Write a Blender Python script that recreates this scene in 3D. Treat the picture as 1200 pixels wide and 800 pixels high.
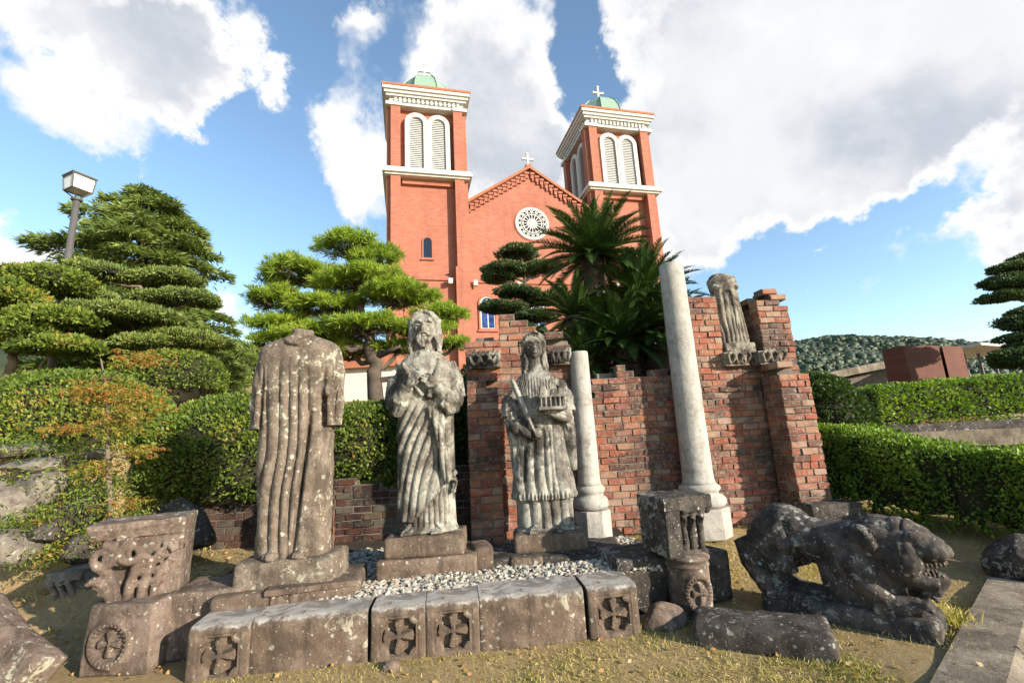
import bpy, bmesh, math, random
import numpy as np
from mathutils import Vector, Matrix
rng = np.random.default_rng(7); random.seed(7)
S = bpy.context.scene
for o in list(bpy.data.objects): bpy.data.objects.remove(o)
rad = math.radians
# ---------------------------------------------------------------- camera
FPX = 533.0; PITCH = rad(11.46); ROLL = rad(3.05); EYE = 1.5
Fv = np.array([0, math.cos(PITCH), math.sin(PITCH)]); R0 = np.array([1., 0, 0]); U0 = np.array([0, -math.sin(PITCH), math.cos(PITCH)])
Rv = R0*math.cos(ROLL) - U0*math.sin(ROLL); Uv = U0*math.cos(ROLL) + R0*math.sin(ROLL)
camd = bpy.data.cameras.new('camera'); cam = bpy.data.objects.new('camera', camd); S.collection.objects.link(cam)
camd.sensor_width = 36; camd.lens = FPX/1200*36; camd.clip_end = 5000; camd.clip_start = 0.05
cam.matrix_world = Matrix(((Rv[0], Uv[0], -Fv[0], 0), (Rv[1], Uv[1], -Fv[1], 0), (Rv[2], Uv[2], -Fv[2], EYE), (0, 0, 0, 1)))
S.camera = cam
# ---------------------------------------------------------------- light
SUN_AZ = 55; SUN_EL = 18                     # degrees right of the direction behind the camera
sd = np.array([math.sin(rad(SUN_AZ))*math.cos(rad(SUN_EL)), -math.cos(rad(SUN_AZ))*math.cos(rad(SUN_EL)), math.sin(rad(SUN_EL))])
sun_d = bpy.data.lights.new('sun', 'SUN'); sun_d.energy = 5.0; sun_d.angle = rad(0.5); sun_d.color = (1, .91, .78)
sun = bpy.data.objects.new('sun', sun_d); S.collection.objects.link(sun)
sun.rotation_euler = Vector(sd).to_track_quat('Z', 'Y').to_euler(); sun.location = (10, -10, 12)
S.view_settings.view_transform = 'Standard'; S.view_settings.look = 'None'; S.view_settings.exposure = 1.0; S.view_settings.gamma = 1
W = bpy.data.worlds.new('World'); S.world = W; W.use_nodes = True

def pray(x, y): return Fv*FPX + Rv*(x-600) - Uv*(y-400)
def PZ(x, y, z=0.):
    d = pray(x, y); t = (z-EYE)/d[2]; return np.array([0, 0, EYE]) + d*t
def PY(x, y, Y):
    d = pray(x, y); return np.array([0, 0, EYE]) + d*Y/d[1]

def world_sky():
    nt = W.node_tree; N = nt.nodes; L = nt.links; N.clear()
    out = N.new('ShaderNodeOutputWorld'); bg = N.new('ShaderNodeBackground'); bg.inputs[1].default_value = 1
    sky = N.new('ShaderNodeTexSky'); sky.sky_type = 'NISHITA'; sky.sun_disc = False
    sky.sun_elevation = rad(SUN_EL); sky.sun_rotation = rad(180-SUN_AZ); sky.air_density = 1.0; sky.dust_density = .3; sky.ozone_density = 2.0
    def val(v): n = N.new('ShaderNodeValue'); n.outputs[0].default_value = v; return n.outputs[0]
    def m(op, a, b=None, c=None, clamp=False):
        n = N.new('ShaderNodeMath'); n.operation = op; n.use_clamp = clamp
        for i, q in enumerate((a, b, c)):
            if q is None: continue
            if isinstance(q, (int, float)): n.inputs[i].default_value = q
            else: L.new(q, n.inputs[i])
        return n.outputs[0]
    tc = N.new('ShaderNodeTexCoord'); sx = N.new('ShaderNodeSeparateXYZ'); L.new(tc.outputs['Generated'], sx.inputs[0])
    az = m('ARCTAN2', sx.outputs[0], sx.outputs[1]); el = m('ARCSINE', sx.outputs[2])
    wn = N.new('ShaderNodeTexNoise'); wn.inputs['Scale'].default_value = 4.2; wn.inputs['Detail'].default_value = 9; wn.inputs['Roughness'].default_value = .62; L.new(tc.outputs['Generated'], wn.inputs['Vector'])
    ws = N.new('ShaderNodeSeparateColor'); L.new(wn.outputs['Color'], ws.inputs[0]); az = m('ADD', az, m('MULTIPLY', m('SUBTRACT', ws.outputs[0], .5), .50)); el = m('ADD', el, m('MULTIPLY', m('SUBTRACT', ws.outputs[1], .5), .42))
    cmb = N.new('ShaderNodeCombineXYZ'); L.new(az, cmb.inputs[0]); L.new(el, cmb.inputs[1])
    # cloud banks: centre, reach (radians of azimuth / elevation), tilt, thickness
    blobs = []
    def B(x, y, rx, ry, rot, w=1.0):
        d = pray(x, y); d = d/np.linalg.norm(d); blobs.append((math.atan2(d[0], d[1]), math.asin(d[2]), rx/533., ry/533., rad(rot), w, d))
    B(230, 65, 120, 60, -12, 1.15); B(170, 110, 105, 55, 0, 1.1); B(100, 25, 110, 38, 0, .85); B(265, 160, 40, 24, 0, .55); B(120, 160, 60, 26, 0, .6)
    B(405, 40, 45, 26, 20, .62); B(0, 290, 70, 46, 0, .9); B(60, 300, 60, 26, 0, .6); B(245, 345, 46, 34, -20, .8); B(265, 390, 28, 14, 0, .6)
    B(420, 170, 75, 90, 10, 1.0); B(560, 60, 70, 90, 0, 1.0); B(600, 150, 85, 90, 0, 1.15); B(520, 200, 80, 80, 0, .9); B(430, 260, 60, 40, 0, .6); B(625, 215, 70, 55, 0, 1.1)
    B(820, 70, 150, 115, -20, 1.2); B(1000, 60, 260, 130, 0, 1.35); B(1150, 40, 190, 110, 0, 1.2); B(900, 190, 160, 88, 0, 1.05); B(800, 245, 95, 50, 0, .85); B(1010, 170, 120, 70, 20, .75)
    B(1110, 290, 110, 38, 14, .68); B(1180, 205, 70, 36, 20, .8); B(1180, 260, 60, 34, 0, .7); B(992, 326, 22, 9, 0, .55); B(1190, 150, 40, 26, 0, .6)
    for q_ in ((335, 70, 34, 120, 0, -.9), (672, 60, 30, 70, 0, -.9), (672, 170, 22, 60, 0, -.5), (330, 250, 60, 80, 0, -.8), (950, 310, 90, 40, 0, -.8), (1060, 250, 80, 45, 0, -.6), (1000, 380, 200, 40, 0, -.8), (1130, 150, 50, 40, 0, -.5), (60, 190, 80, 40, 0, -.7), (1080, 180, 60, 40, 0, -.3)): B(*q_)
    tot = None
    for (a0, e0, rx, ry, rot, w, d) in blobs:
        ce = max(.35, math.cos(e0))
        dx = m('MULTIPLY', m('SUBTRACT', az, a0), ce); dy = m('SUBTRACT', el, e0)
        c, s = math.cos(rot), math.sin(rot)
        k = .64
        u = m('ADD', m('MULTIPLY', dx, c/(rx*k)), m('MULTIPLY', dy, s/(rx*k))); v = m('ADD', m('MULTIPLY', dx, -s/(ry*k)), m('MULTIPLY', dy, c/(ry*k)))
        r2 = m('ADD', m('MULTIPLY', u, u), m('MULTIPLY', v, v))
        g = m('MULTIPLY', m('EXPONENT', m('MULTIPLY', r2, -.8)), w)
        tot = g if tot is None else m('ADD', tot, g)
    tot = m('MINIMUM', tot, 1.5)
    n1 = N.new('ShaderNodeTexNoise'); n1.inputs['Scale'].default_value = 3.6; n1.inputs['Detail'].default_value = 10; n1.inputs['Roughness'].default_value = .6; n1.inputs['Distortion'].default_value = .5
    L.new(tc.outputs['Generated'], n1.inputs['Vector'])
    n2 = N.new('ShaderNodeTexNoise'); n2.inputs['Scale'].default_value = 9; n2.inputs['Detail'].default_value = 8; n2.inputs['Roughness'].default_value = .62
    L.new(tc.outputs['Generated'], n2.inputs['Vector'])
    f = m('ADD', tot, m('MULTIPLY', m('SUBTRACT', n1.outputs[0], .5), 1.5)); f = m('ADD', f, m('MULTIPLY', m('SUBTRACT', n2.outputs[0], .5), .9))
    mr = N.new('ShaderNodeMapRange'); mr.interpolation_type = 'SMOOTHSTEP'; mr.inputs[1].default_value = .30; mr.inputs[2].default_value = .88; L.new(f, mr.inputs[0])
    # lit tops, greyer thick middles
    th = N.new('ShaderNodeMapRange'); th.interpolation_type = 'SMOOTHSTEP'; th.inputs[1].default_value = .85; th.inputs[2].default_value = 1.75; L.new(f, th.inputs[0])
    cl = N.new('ShaderNodeMix'); cl.data_type = 'RGBA'; cl.inputs['A'].default_value = (.53, .53, .53, 1); cl.inputs['B'].default_value = (.275, .30, .345, 1)
    n5 = N.new('ShaderNodeTexNoise'); n5.inputs['Scale'].default_value = 3.1; n5.inputs['Detail'].default_value = 7; L.new(tc.outputs['Generated'], n5.inputs['Vector'])
    s5 = N.new('ShaderNodeMapRange'); s5.interpolation_type = 'SMOOTHSTEP'; s5.inputs[1].default_value = .40; s5.inputs[2].default_value = .60; L.new(n5.outputs[0], s5.inputs[0])
    L.new(m('MULTIPLY', th.outputs[0], m('ADD', .3, m('MULTIPLY', s5.outputs[0], .6))), cl.inputs['Factor'])
    hz = N.new('ShaderNodeMixRGB'); hz.blend_type = 'MULTIPLY'; hz.inputs[0].default_value = 1; hz.inputs[2].default_value = (.150, .153, .146, 1)
    L.new(sky.outputs[0], hz.inputs[1])
    mx = N.new('ShaderNodeMix'); mx.data_type = 'RGBA'; L.new(mr.outputs[0], mx.inputs['Factor']); L.new(hz.outputs[0], mx.inputs['A']); L.new(cl.outputs['Result'], mx.inputs['B'])
    L.new(mx.outputs['Result'], bg.inputs[0]); L.new(bg.outputs[0], out.inputs[0])
world_sky()
# ---------------------------------------------------------------- helpers
def tag(o, label=None, cat=None, group=None, kind=None):
    if label: o['label'] = label
    if cat: o['category'] = cat
    if group: o['group'] = group
    if kind: o['kind'] = kind
    return o
def thing(name, label, cat, loc=(0, 0, 0), rz=0., group=None, rot=None):
    o = bpy.data.objects.new(name, None); S.collection.objects.link(o); o.empty_display_size = .2
    o.location = loc; o.rotation_euler = rot if rot else (0, 0, rz); return tag(o, label, cat, group)
def mesh_np(name, V, Fc, mat, parent=None, smooth=False, mids=None):
    """V (n,3); Fc list of faces or an (m,k) array"""
    me = bpy.data.meshes.new(name); V = np.asarray(V, dtype=np.float32)
    if isinstance(Fc, np.ndarray):
        m_, k = Fc.shape
        me.vertices.add(len(V)); me.vertices.foreach_set('co', V.ravel())
        me.loops.add(m_*k); me.loops.foreach_set('vertex_index', Fc.astype(np.int32).ravel())
        me.polygons.add(m_); me.polygons.foreach_set('loop_start', np.arange(0, m_*k, k, dtype=np.int32)); me.polygons.foreach_set('loop_total', np.full(m_, k, dtype=np.int32))
        me.update(calc_edges=True)
    else:
        me.from_pydata([tuple(v) for v in V], [], Fc)
    for mm in (mat if isinstance(mat, (list, tuple)) else [mat]): me.materials.append(mm)
    if mids is not None: me.polygons.foreach_set('material_index', np.asarray(mids, dtype=np.int32))
    me.polygons.foreach_set('use_smooth', np.full(len(me.polygons), smooth)); me.update()
    o = bpy.data.objects.new(name, me); S.collection.objects.link(o)
    if parent is not None: o.parent = parent
    return o
def hash3(i, j, k, s):
    n = (i*374761393 + j*668265263 + k*2147483647 + s*144269504) & 0xffffffff
    n = ((n ^ (n >> 13))*1274126177) & 0xffffffff
    return ((n ^ (n >> 16)) & 0xffff)/65535.
def vnoise(P, sc=1., s=0):
    P = np.asarray(P, dtype=float)*sc; I = np.floor(P).astype(np.int64); f = P-I; f = f*f*(3-2*f); r = 0
    for dx in (0, 1):
        for dy in (0, 1):
            for dz in (0, 1):
                w = (f[:, 0] if dx else 1-f[:, 0])*(f[:, 1] if dy else 1-f[:, 1])*(f[:, 2] if dz else 1-f[:, 2])
                r = r + w*hash3(I[:, 0]+dx, I[:, 1]+dy, I[:, 2]+dz, s)
    return r*2-1
def fbm(P, sc=1., s=0, o=4):
    r = 0; a = 1.
    for k in range(o): r = r + a*vnoise(P, sc*2**k, s+k*17); a *= .5
    return r/1.9
class MB:
    """collects simple solids; build() links them as ONE mesh"""
    def __init__(s): s.V = []; s.F = []; s.M = []; s.n = 0
    def add(s, V, F, mi=0):
        V = np.asarray(V, float); s.V.append(V); s.F += [tuple(int(i)+s.n for i in f) for f in F]; s.M += [mi]*len(F); s.n += len(V); return s
    def box(s, x0, x1, y0, y1, z0, z1, mi=0, T=None):
        V = np.array([(x, y, z) for z in (z0, z1) for y in (y0, y1) for x in (x0, x1)], float)
        if T is not None: V = T(V)
        return s.add(V, [(0, 2, 3, 1), (4, 5, 7, 6), (0, 1, 5, 4), (2, 6, 7, 3), (0, 4, 6, 2), (1, 3, 7, 5)], mi)
    def tube(s, pts, rs, n=8, mi=0, cap=True):
        pts = [np.asarray(p, float) for p in pts]; V = []; F = []
        if np.isscalar(rs): rs = [rs]*len(pts)
        up = np.array([0.13, .31, .94])
        for i, p in enumerate(pts):
            d = pts[min(i+1, len(pts)-1)]-pts[max(i-1, 0)]; d = d/(np.linalg.norm(d)+1e-9)
            a = np.cross(d, up if abs(d@up) < .95 else np.array([1., 0, 0])); a /= np.linalg.norm(a); b = np.cross(d, a)
            for k in range(n):
                t = 2*math.pi*k/n; V.append(p+rs[i]*(a*math.cos(t)+b*math.sin(t)))
        for i in range(len(pts)-1):
            for k in range(n): F.append((i*n+k, i*n+(k+1) % n, (i+1)*n+(k+1) % n, (i+1)*n+k))
        if cap: F.append(tuple(range(n))[::-1]); F.append(tuple((len(pts)-1)*n+k for k in range(n)))
        return s.add(V, F, mi)
    def lathe(s, prof, n=32, c=(0, 0, 0), mi=0, sx=1., sy=1.):
        V = []; F = []
        for r, z in prof:
            for k in range(n):
                t = 2*math.pi*k/n; V.append((c[0]+sx*r*math.cos(t), c[1]+sy*r*math.sin(t), c[2]+z))
        for i in range(len(prof)-1):
            for k in range(n): F.append((i*n+k, i*n+(k+1) % n, (i+1)*n+(k+1) % n, (i+1)*n+k))
        F.append(tuple(range(n))[::-1]); F.append(tuple((len(prof)-1)*n+k for k in range(n)))
        return s.add(V, F, mi)
    def ell(s, c, r, n=16, mi=0, Rm=None):
        V = []; F = []
        m_ = n//2
        for i in range(1, m_):
            ph = math.pi*i/m_
            for k in range(n):
                t = 2*math.pi*k/n; V.append((math.sin(ph)*math.cos(t), math.sin(ph)*math.sin(t), math.cos(ph)))
        V.append((0, 0, 1)); V.append((0, 0, -1)); V = np.array(V)*np.array(r)
        for i in range(m_-2):
            for k in range(n): F.append((i*n+k, (i+1)*n+k, (i+1)*n+(k+1) % n, i*n+(k+1) % n))
        tp = len(V)-2
        for k in range(n): F.append((tp, k, (k+1) % n)); F.append((tp+1, (m_-2)*n+(k+1) % n, (m_-2)*n+k))
        if Rm is not None: V = V@np.array(Rm).T
        return s.add(V+np.array(c), F, mi)
    def prism(s, poly, z0, z1, mi=0, ax='z'):
        n = len(poly); V = [(p[0], p[1], z0) for p in poly]+[(p[0], p[1], z1) for p in poly]
        V = np.array(V, float)
        if ax == 'y': V = V[:, [0, 2, 1]]
        F = [tuple(range(n))[::-1], tuple(range(n, 2*n))]+[(i, (i+1) % n, n+(i+1) % n, n+i) for i in range(n)]
        return s.add(V, F, mi)
    def build(s, name, mat, parent=None, smooth=False, bevel=0, T=None):
        V = np.concatenate(s.V)
        if T is not None: V = T(V)
        o = mesh_np(name, V, s.F, mat, parent, smooth, s.M)
        bm = bmesh.new(); bm.from_mesh(o.data); bmesh.ops.recalc_face_normals(bm, faces=bm.faces); bm.to_mesh(o.data); bm.free()
        if bevel:
            b = o.modifiers.new('b', 'BEVEL'); b.width = bevel; b.segments = 2; b.limit_method = 'ANGLE'; b.angle_limit = rad(50)
        return o
def rotz(a): c, s = math.cos(a), math.sin(a); return np.array([[c, -s, 0], [s, c, 0], [0, 0, 1.]])
def roty(a): c, s = math.cos(a), math.sin(a); return np.array([[c, 0, s], [0, 1, 0], [-s, 0, c]])
def rotx(a): c, s = math.cos(a), math.sin(a); return np.array([[1, 0, 0], [0, c, -s], [0, s, c]])
def sculpt(mb, name, mat, parent, voxel=.008, rough=.004, dents=(), carve=None, smooth_it=1, rs=9):
    """all solids of mb grown into one continuous skin, then dented and weathered"""
    tmp = mb.build('tmp', mat); 
    r = tmp.modifiers.new('r', 'REMESH'); r.mode = 'VOXEL'; r.voxel_size = voxel
    if smooth_it:
        sm = tmp.modifiers.new('s', 'SMOOTH'); sm.factor = .5; sm.iterations = smooth_it
    dg = bpy.context.evaluated_depsgraph_get(); me = bpy.data.meshes.new_from_object(tmp.evaluated_get(dg)); bpy.data.objects.remove(tmp)
    n = len(me.vertices); V = np.empty(n*3); me.vertices.foreach_get('co', V); V = V.reshape(-1, 3)
    Nn = np.empty(n*3); me.vertices.foreach_get('normal', Nn); Nn = Nn.reshape(-1, 3)
    for (c, r_, v) in dents:
        g = np.exp(-((V-np.array(c))**2/np.array(r_)**2).sum(1)); V = V+g[:, None]*np.array(v)
    if carve: V = carve(V, Nn)
    V = V+Nn*(fbm(V, 14, rs, 4)*rough)[:, None]
    me.vertices.foreach_set('co', V.astype(np.float32).ravel()); me.name = name
    me.materials.clear(); me.materials.append(mat)
    me.polygons.foreach_set('use_smooth', np.ones(len(me.polygons), bool)); me.update()
    o = bpy.data.objects.new(name, me); S.collection.objects.link(o)
    if parent is not None: o.parent = parent
    return o
# ---------------------------------------------------------------- materials
class NT:
    def __init__(s, name):
        s.m = bpy.data.materials.new(name); s.m.use_nodes = True; s.t = s.m.node_tree; s.N = s.t.nodes; s.L = s.t.links
        s.b = s.N['Principled BSDF']; s.b.inputs['Roughness'].default_value = .9; s.b.inputs['Specular IOR Level'].default_value = .25
        s.tc = s.N.new('ShaderNodeTexCoord')
    def co(s, sc=(1, 1, 1), off=(0, 0, 0), rot=(0, 0, 0)):
        mp = s.N.new('ShaderNodeMapping'); mp.inputs['Scale'].default_value = sc; mp.inputs['Location'].default_value = off; mp.inputs['Rotation'].default_value = rot
        s.L.new(s.tc.outputs['Object'], mp.inputs[0]); return mp.outputs[0]
    def noise(s, scale, detail=6, rough=.6, vec=None, dist=0):
        n = s.N.new('ShaderNodeTexNoise'); n.inputs['Scale'].default_value = scale; n.inputs['Detail'].default_value = detail; n.inputs['Roughness'].default_value = rough; n.inputs['Distortion'].default_value = dist
        s.L.new(vec if vec is not None else s.tc.outputs['Object'], n.inputs['Vector']); return n.outputs[0]
    def vor(s, scale, vec=None, feat='F1', rnd=1):
        n = s.N.new('ShaderNodeTexVoronoi'); n.feature = feat; n.inputs['Scale'].default_value = scale; n.inputs['Randomness'].default_value = rnd
        s.L.new(vec if vec is not None else s.tc.outputs['Object'], n.inputs['Vector']); return n
    def ramp(s, fac, stops, interp='LINEAR'):
        n = s.N.new('ShaderNodeValToRGB'); n.color_ramp.interpolation = interp; e = n.color_ramp.elements
        while len(e) < len(stops): e.new(.5)
        for i, (p, c) in enumerate(stops):
            e[i].position = p; e[i].color = (c if isinstance(c, (tuple, list)) else (c, c, c))[:3] + (1,) if isinstance(c, (tuple, list)) else (c, c, c, 1)
        s.L.new(fac, n.inputs[0]); return n.outputs[0]
    def step(s, fac, a, b, lo=0., hi=1.):
        n = s.N.new('ShaderNodeMapRange'); n.interpolation_type = 'SMOOTHSTEP'
        for i, v in enumerate((a, b, lo, hi)): n.inputs[i+1].default_value = v
        s.L.new(fac, n.inputs[0]); return n.outputs[0]
    def mix(s, f, a, b, mode='MIX'):
        n = s.N.new('ShaderNodeMix'); n.data_type = 'RGBA'; n.blend_type = mode
        for k, q in (('Factor', f), ('A', a), ('B', b)):
            i = n.inputs[k] if k != 'Factor' else n.inputs[0]
            if k in 'AB': i = [x for x in n.inputs if x.name == k and x.type == 'RGBA'][0]
            if isinstance(q, (int, float)): i.default_value = q if k == 'Factor' else (q, q, q, 1)
            elif isinstance(q, tuple): i.default_value = q[:3]+(1,)
            else: s.L.new(q, i)
        return [x for x in n.outputs if x.type == 'RGBA'][0]
    def math(s, op, a, b=None, clamp=False):
        n = s.N.new('ShaderNodeMath'); n.operation = op; n.use_clamp = clamp
        for i, q in enumerate((a, b)):
            if q is None: continue
            if isinstance(q, (int, float)): n.inputs[i].default_value = q
            else: s.L.new(q, n.inputs[i])
        return n.outputs[0]
    def rnd(s):
        g = s.N.new('ShaderNodeNewGeometry'); return g.outputs['Random Per Island']
    def up(s):
        g = s.N.new('ShaderNodeNewGeometry'); x = s.N.new('ShaderNodeSeparateXYZ'); s.L.new(g.outputs['Normal'], x.inputs[0]); return x.outputs[2]
    def col(s, c):
        k = .70
        if isinstance(c, tuple): s.b.inputs['Base Color'].default_value = tuple(k*q for q in c[:3])+(1,)
        else: s.L.new(s.mix(1., c, (k, k, k), 'MULTIPLY'), s.b.inputs['Base Color'])
        return s
    def bump(s, h, st=.5, d=.02):
        n = s.N.new('ShaderNodeBump'); n.inputs['Strength'].default_value = st; n.inputs['Distance'].default_value = d; s.L.new(h, n.inputs['Height']); s.L.new(n.outputs[0], s.b.inputs['Normal']); return s

def stone(name, c1, c2, lich=(.5, .5, .38), la=.5, spots=.3, streak=.4, stain=.5, topc=None, dark=.35, sc=1., off=0.):
    t = NT(name); v = t.co(off=(off, off*.7, off*.3))
    n1 = t.noise(3.6*sc, 8, .65, v, .3); c = t.mix(t.step(n1, .36, .64), c1, c2)
    st = t.noise(1., 6, .6, t.co((9*sc, 9*sc, 1.1), (off, 0, 0)), .4); c = t.mix(t.math('MULTIPLY', t.step(st, .5, .72), streak), c, tuple(x*.3 for x in c1))
    n0 = t.noise(22*sc, 8, .7, v); c = t.mix(t.math('MULTIPLY', t.step(n0, .5, .75), dark*1.3), c, tuple(x*.2 for x in c1))
    # lichen crusts
    ln = t.noise(9.5*sc, 9, .68, v, .8); ln2 = t.noise(1.4, 3, .5, v)
    lf = t.step(t.math('ADD', ln, t.math('MULTIPLY', t.math('SUBTRACT', ln2, .5), .7)), .66-.22*la, .72-.22*la); c = t.mix(t.math('MULTIPLY', lf, .8), c, lich)
    dn_ = t.N.new('ShaderNodeTexNoise'); dn_.inputs['Scale'].default_value = 30; dn_.inputs['Detail'].default_value = 4; t.L.new(v, dn_.inputs['Vector']); vv = t.mix(.045, v, dn_.outputs['Color'], 'ADD')
    for vs, kk in ((9*sc, .30), (24*sc, .26)):
        vd = t.vor(vs, vv); r = t.math('SUBTRACT', vd.outputs['Distance'], t.math('MULTIPLY', vd.outputs['Color'], kk*spots))
        c = t.mix(t.math('MULTIPLY', t.step(r, .10, .02), .75), c, tuple(.5*a_+.5*b_ for a_, b_ in zip(lich, (.50, .48, .41))))
    c = t.mix(t.math('MULTIPLY', t.step(t.noise(5*sc, 7, .75, t.co(off=(off+5, 2, 1)), .6), .50, .66), .55), c, tuple(x*.38 for x in c1)); c = t.mix(t.math('MULTIPLY', t.step(t.noise(38*sc, 6, .75, v), .55, .70), .45), c, tuple(min(.6, x*1.6) for x in c2))
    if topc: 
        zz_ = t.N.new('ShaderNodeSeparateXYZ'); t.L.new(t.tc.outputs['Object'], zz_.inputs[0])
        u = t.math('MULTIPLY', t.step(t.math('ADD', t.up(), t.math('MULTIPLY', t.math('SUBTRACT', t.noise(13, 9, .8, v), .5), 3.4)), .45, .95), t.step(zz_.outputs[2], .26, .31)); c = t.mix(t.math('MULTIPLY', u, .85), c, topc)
    sn = t.noise(2.3*sc, 8, .68, t.co((1, 1, .55), (off*2+1, off, 3)), .5); c = t.mix(t.math('MULTIPLY', t.step(sn, .50, .60), stain), c, tuple(.33*q for q in c1))
    c = t.mix(1., c, (1.34, 1.37, 1.42), 'MULTIPLY')
    h = t.math('ADD', t.math('MULTIPLY', n1, .5), t.math('ADD', t.math('MULTIPLY', n0, .45), t.math('MULTIPLY', t.noise(90, 4, .7, v), .22)))
    t.col(c); t.bump(h, .85, .022); return t.m
M = {}
M['headless'] = stone('brown_lichen_stone', (.125, .09, .062), (.215, .165, .12), (.46, .43, .29), .30, .6, .6, sc=1.5)
M['jesus'] = stone('grey_statue_stone', (.13, .105, .08), (.36, .335, .265), (.46, .44, .36), .35, .3, .6, dark=.6, off=3, sc=1.4, stain=.9)
M['saint'] = stone('pale_statue_stone', (.115, .095, .075), (.34, .315, .255), (.45, .43, .36), .3, .3, .6, dark=.65, off=7, sc=1.4, stain=.95)
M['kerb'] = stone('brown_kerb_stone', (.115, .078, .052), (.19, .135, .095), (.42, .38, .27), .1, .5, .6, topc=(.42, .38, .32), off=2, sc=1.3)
M['dark'] = stone('dark_lichen_stone', (.035, .028, .022), (.095, .076, .06), (.30, .29, .23), .25, .6, .3, off=5, sc=1.6)
M['lion'] = stone('dark_lion_stone', (.045, .036, .029), (.115, .092, .074), (.30, .28, .23), .22, .6, .2, off=9, sc=1.5)
M['cap'] = stone('capital_stone', (.125, .085, .06), (.215, .155, .115), (.46, .43, .30), .34, .5, .5, off=4, sc=1.5)
M['column'] = stone('pale_column_stone', (.33, .30, .25), (.42, .38, .32), (.46, .43, .36), .3, .1, .35, dark=.22, off=6, stain=.12)
M['rock'] = stone('garden_rock', (.11, .09, .068), (.23, .19, .145), (.40, .37, .27), .25, .3, .3, off=8, sc=1.2)
M['upper'] = stone('upper_statue_stone', (.13, .105, .08), (.30, .26, .19), (.40, .36, .28), .3, .3, .6, dark=.6, off=11, sc=1.6, stain=.9)

def m_ruin_brick(name='old_brick', kc=(1, 1, 1)):
    t = NT(name); r = t.rnd()
    c = t.ramp(r, [(0, (.38, .10, .05)), (.16, (.27, .075, .045)), (.30, (.42, .16, .08)), (.42, (.17, .07, .05)), (.50, (.42, .23, .14)), (.60, (.33, .10, .055)), (.72, (.44, .29, .20)), (.79, (.12, .06, .045)), (.86, (.38, .15, .09)), (.95, (.40, .25, .17))], 'CONSTANT'); c = t.mix(.22, c, (.27, .13, .08))
    n = t.noise(9, 8, .7); c = t.mix(t.math('MULTIPLY', t.step(n, .48, .70), .65), c, (.44, .36, .29))
    n2 = t.noise(2.2, 6, .6, t.co(off=(3, 1, 2))); c = t.mix(t.math('MULTIPLY', t.step(n2, .46, .62), .8), c, (.06, .04, .032)); c = t.mix(t.math('MULTIPLY', t.step(t.noise(26, 7, .8, t.co(off=(1, 7, 2))), .52, .62), .55), c, (.46, .39, .32))
    c = t.mix(t.math('MULTIPLY', t.step(t.noise(60, 4, .7), .55, .75), .5), c, (.10, .06, .05))
    t.col(t.mix(1., c, kc, 'MULTIPLY')).bump(t.math('ADD', n, t.math('MULTIPLY', t.noise(70, 5, .7), .5)), .8, .012); return t.m
M['brick'] = m_ruin_brick(); M['shade_brick'] = m_ruin_brick('shade_tinted_brick', (.32, .40, .42))  # second one: darkened copy, the retaining wall's shade put into the colour
def simple(name, c, rough=.6, metal=0., nb=0, var=0.):
    t = NT(name); t.b.inputs['Roughness'].default_value = rough; t.b.inputs['Metallic'].default_value = metal
    n = t.noise(5, 5, .6); t.col(t.mix(t.step(n, .3, .7), c, tuple(x*(1-var) for x in c)))
    if nb: t.bump(t.noise(nb, 6, .7), .5, .01)
    return t.m
M['mortar'] = simple('mortar', (.26, .22, .18), .95, 0, 60, .45)
M['white'] = simple('white_plaster', (.74, .71, .64), .7, 0, 0, .12)
M['louvre'] = simple('grey_louvre', (.68, .67, .64), .6, 0, 0, .12)
M['copper'] = simple('green_copper', (.33, .47, .36), .5, 0, 0, .2)
M['terra'] = simple('terracotta_edge', (.50, .19, .10), .8, 0, 0, .2)
M['glass'] = simple('dark_glass', (.02, .03, .05), .1)
M['blueglass'] = simple('blue_stained_glass', (.05, .10, .35), .15, 0, 0, .8)
M['pole'] = simple('brown_grey_metal', (.16, .145, .135), .55, .2, 0, .2)
M['lampglass'] = simple('milky_lamp_panel', (.98, .98, .92), .35, 0, 0, .08)
M['concrete'] = stone('concrete', (.20, .155, .105), (.32, .255, .175), (.38, .32, .24), .1, .1, .3, dark=.4, off=1)
M['asphalt'] = simple('asphalt', (.11, .10, .10), .9, 0, 80, .3)
M['soil'] = simple('dark_soil', (.09, .065, .045), .95, 0, 30, .5)
def m_church(name='church_brick', ks=1., kc=1.):
    t = NT(name); v = t.co((1, 1, 1), (0, 0, 0), (rad(90), 0, 0))
    b = t.N.new('ShaderNodeTexBrick'); t.L.new(v, b.inputs[0]); b.inputs['Scale'].default_value = 1
    b.inputs['Brick Width'].default_value = .44*ks; b.inputs['Row Height'].default_value = .145*ks; b.inputs['Mortar Size'].default_value = .012*ks; b.inputs['Mortar Smooth'].default_value = .5
    b.inputs['Color1'].default_value = (.42, .14, .085, 1); b.inputs['Color2'].default_value = (.50, .19, .12, 1); b.inputs['Mortar'].default_value = (.40, .20, .15, 1)
    n = t.noise(.35, 6, .65); c = t.mix(t.math('MULTIPLY', t.step(n, .4, .75), .45), b.outputs[0], (.33, .10, .06))
    n = t.noise(1., 6, .6, t.co((1.5, 1.5, .12))); c = t.mix(t.math('MULTIPLY', t.step(n, .5, .75), .45), c, (.26, .085, .05)); nb_ = t.noise(3.2, 5, .8); c = t.mix(t.math('MULTIPLY', t.step(nb_, .5, .7), .35), c, (.56, .24, .15))
    t.col(t.mix(1., c, (kc, kc, kc), 'MULTIPLY')); t.b.inputs['Roughness'].default_value = .8; t.bump(b.outputs['Fac'], -.4, .01); return t.m
M['church'] = m_church(); M['darkbrick'] = m_church('dark_red_brick', .7, .34)
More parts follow.
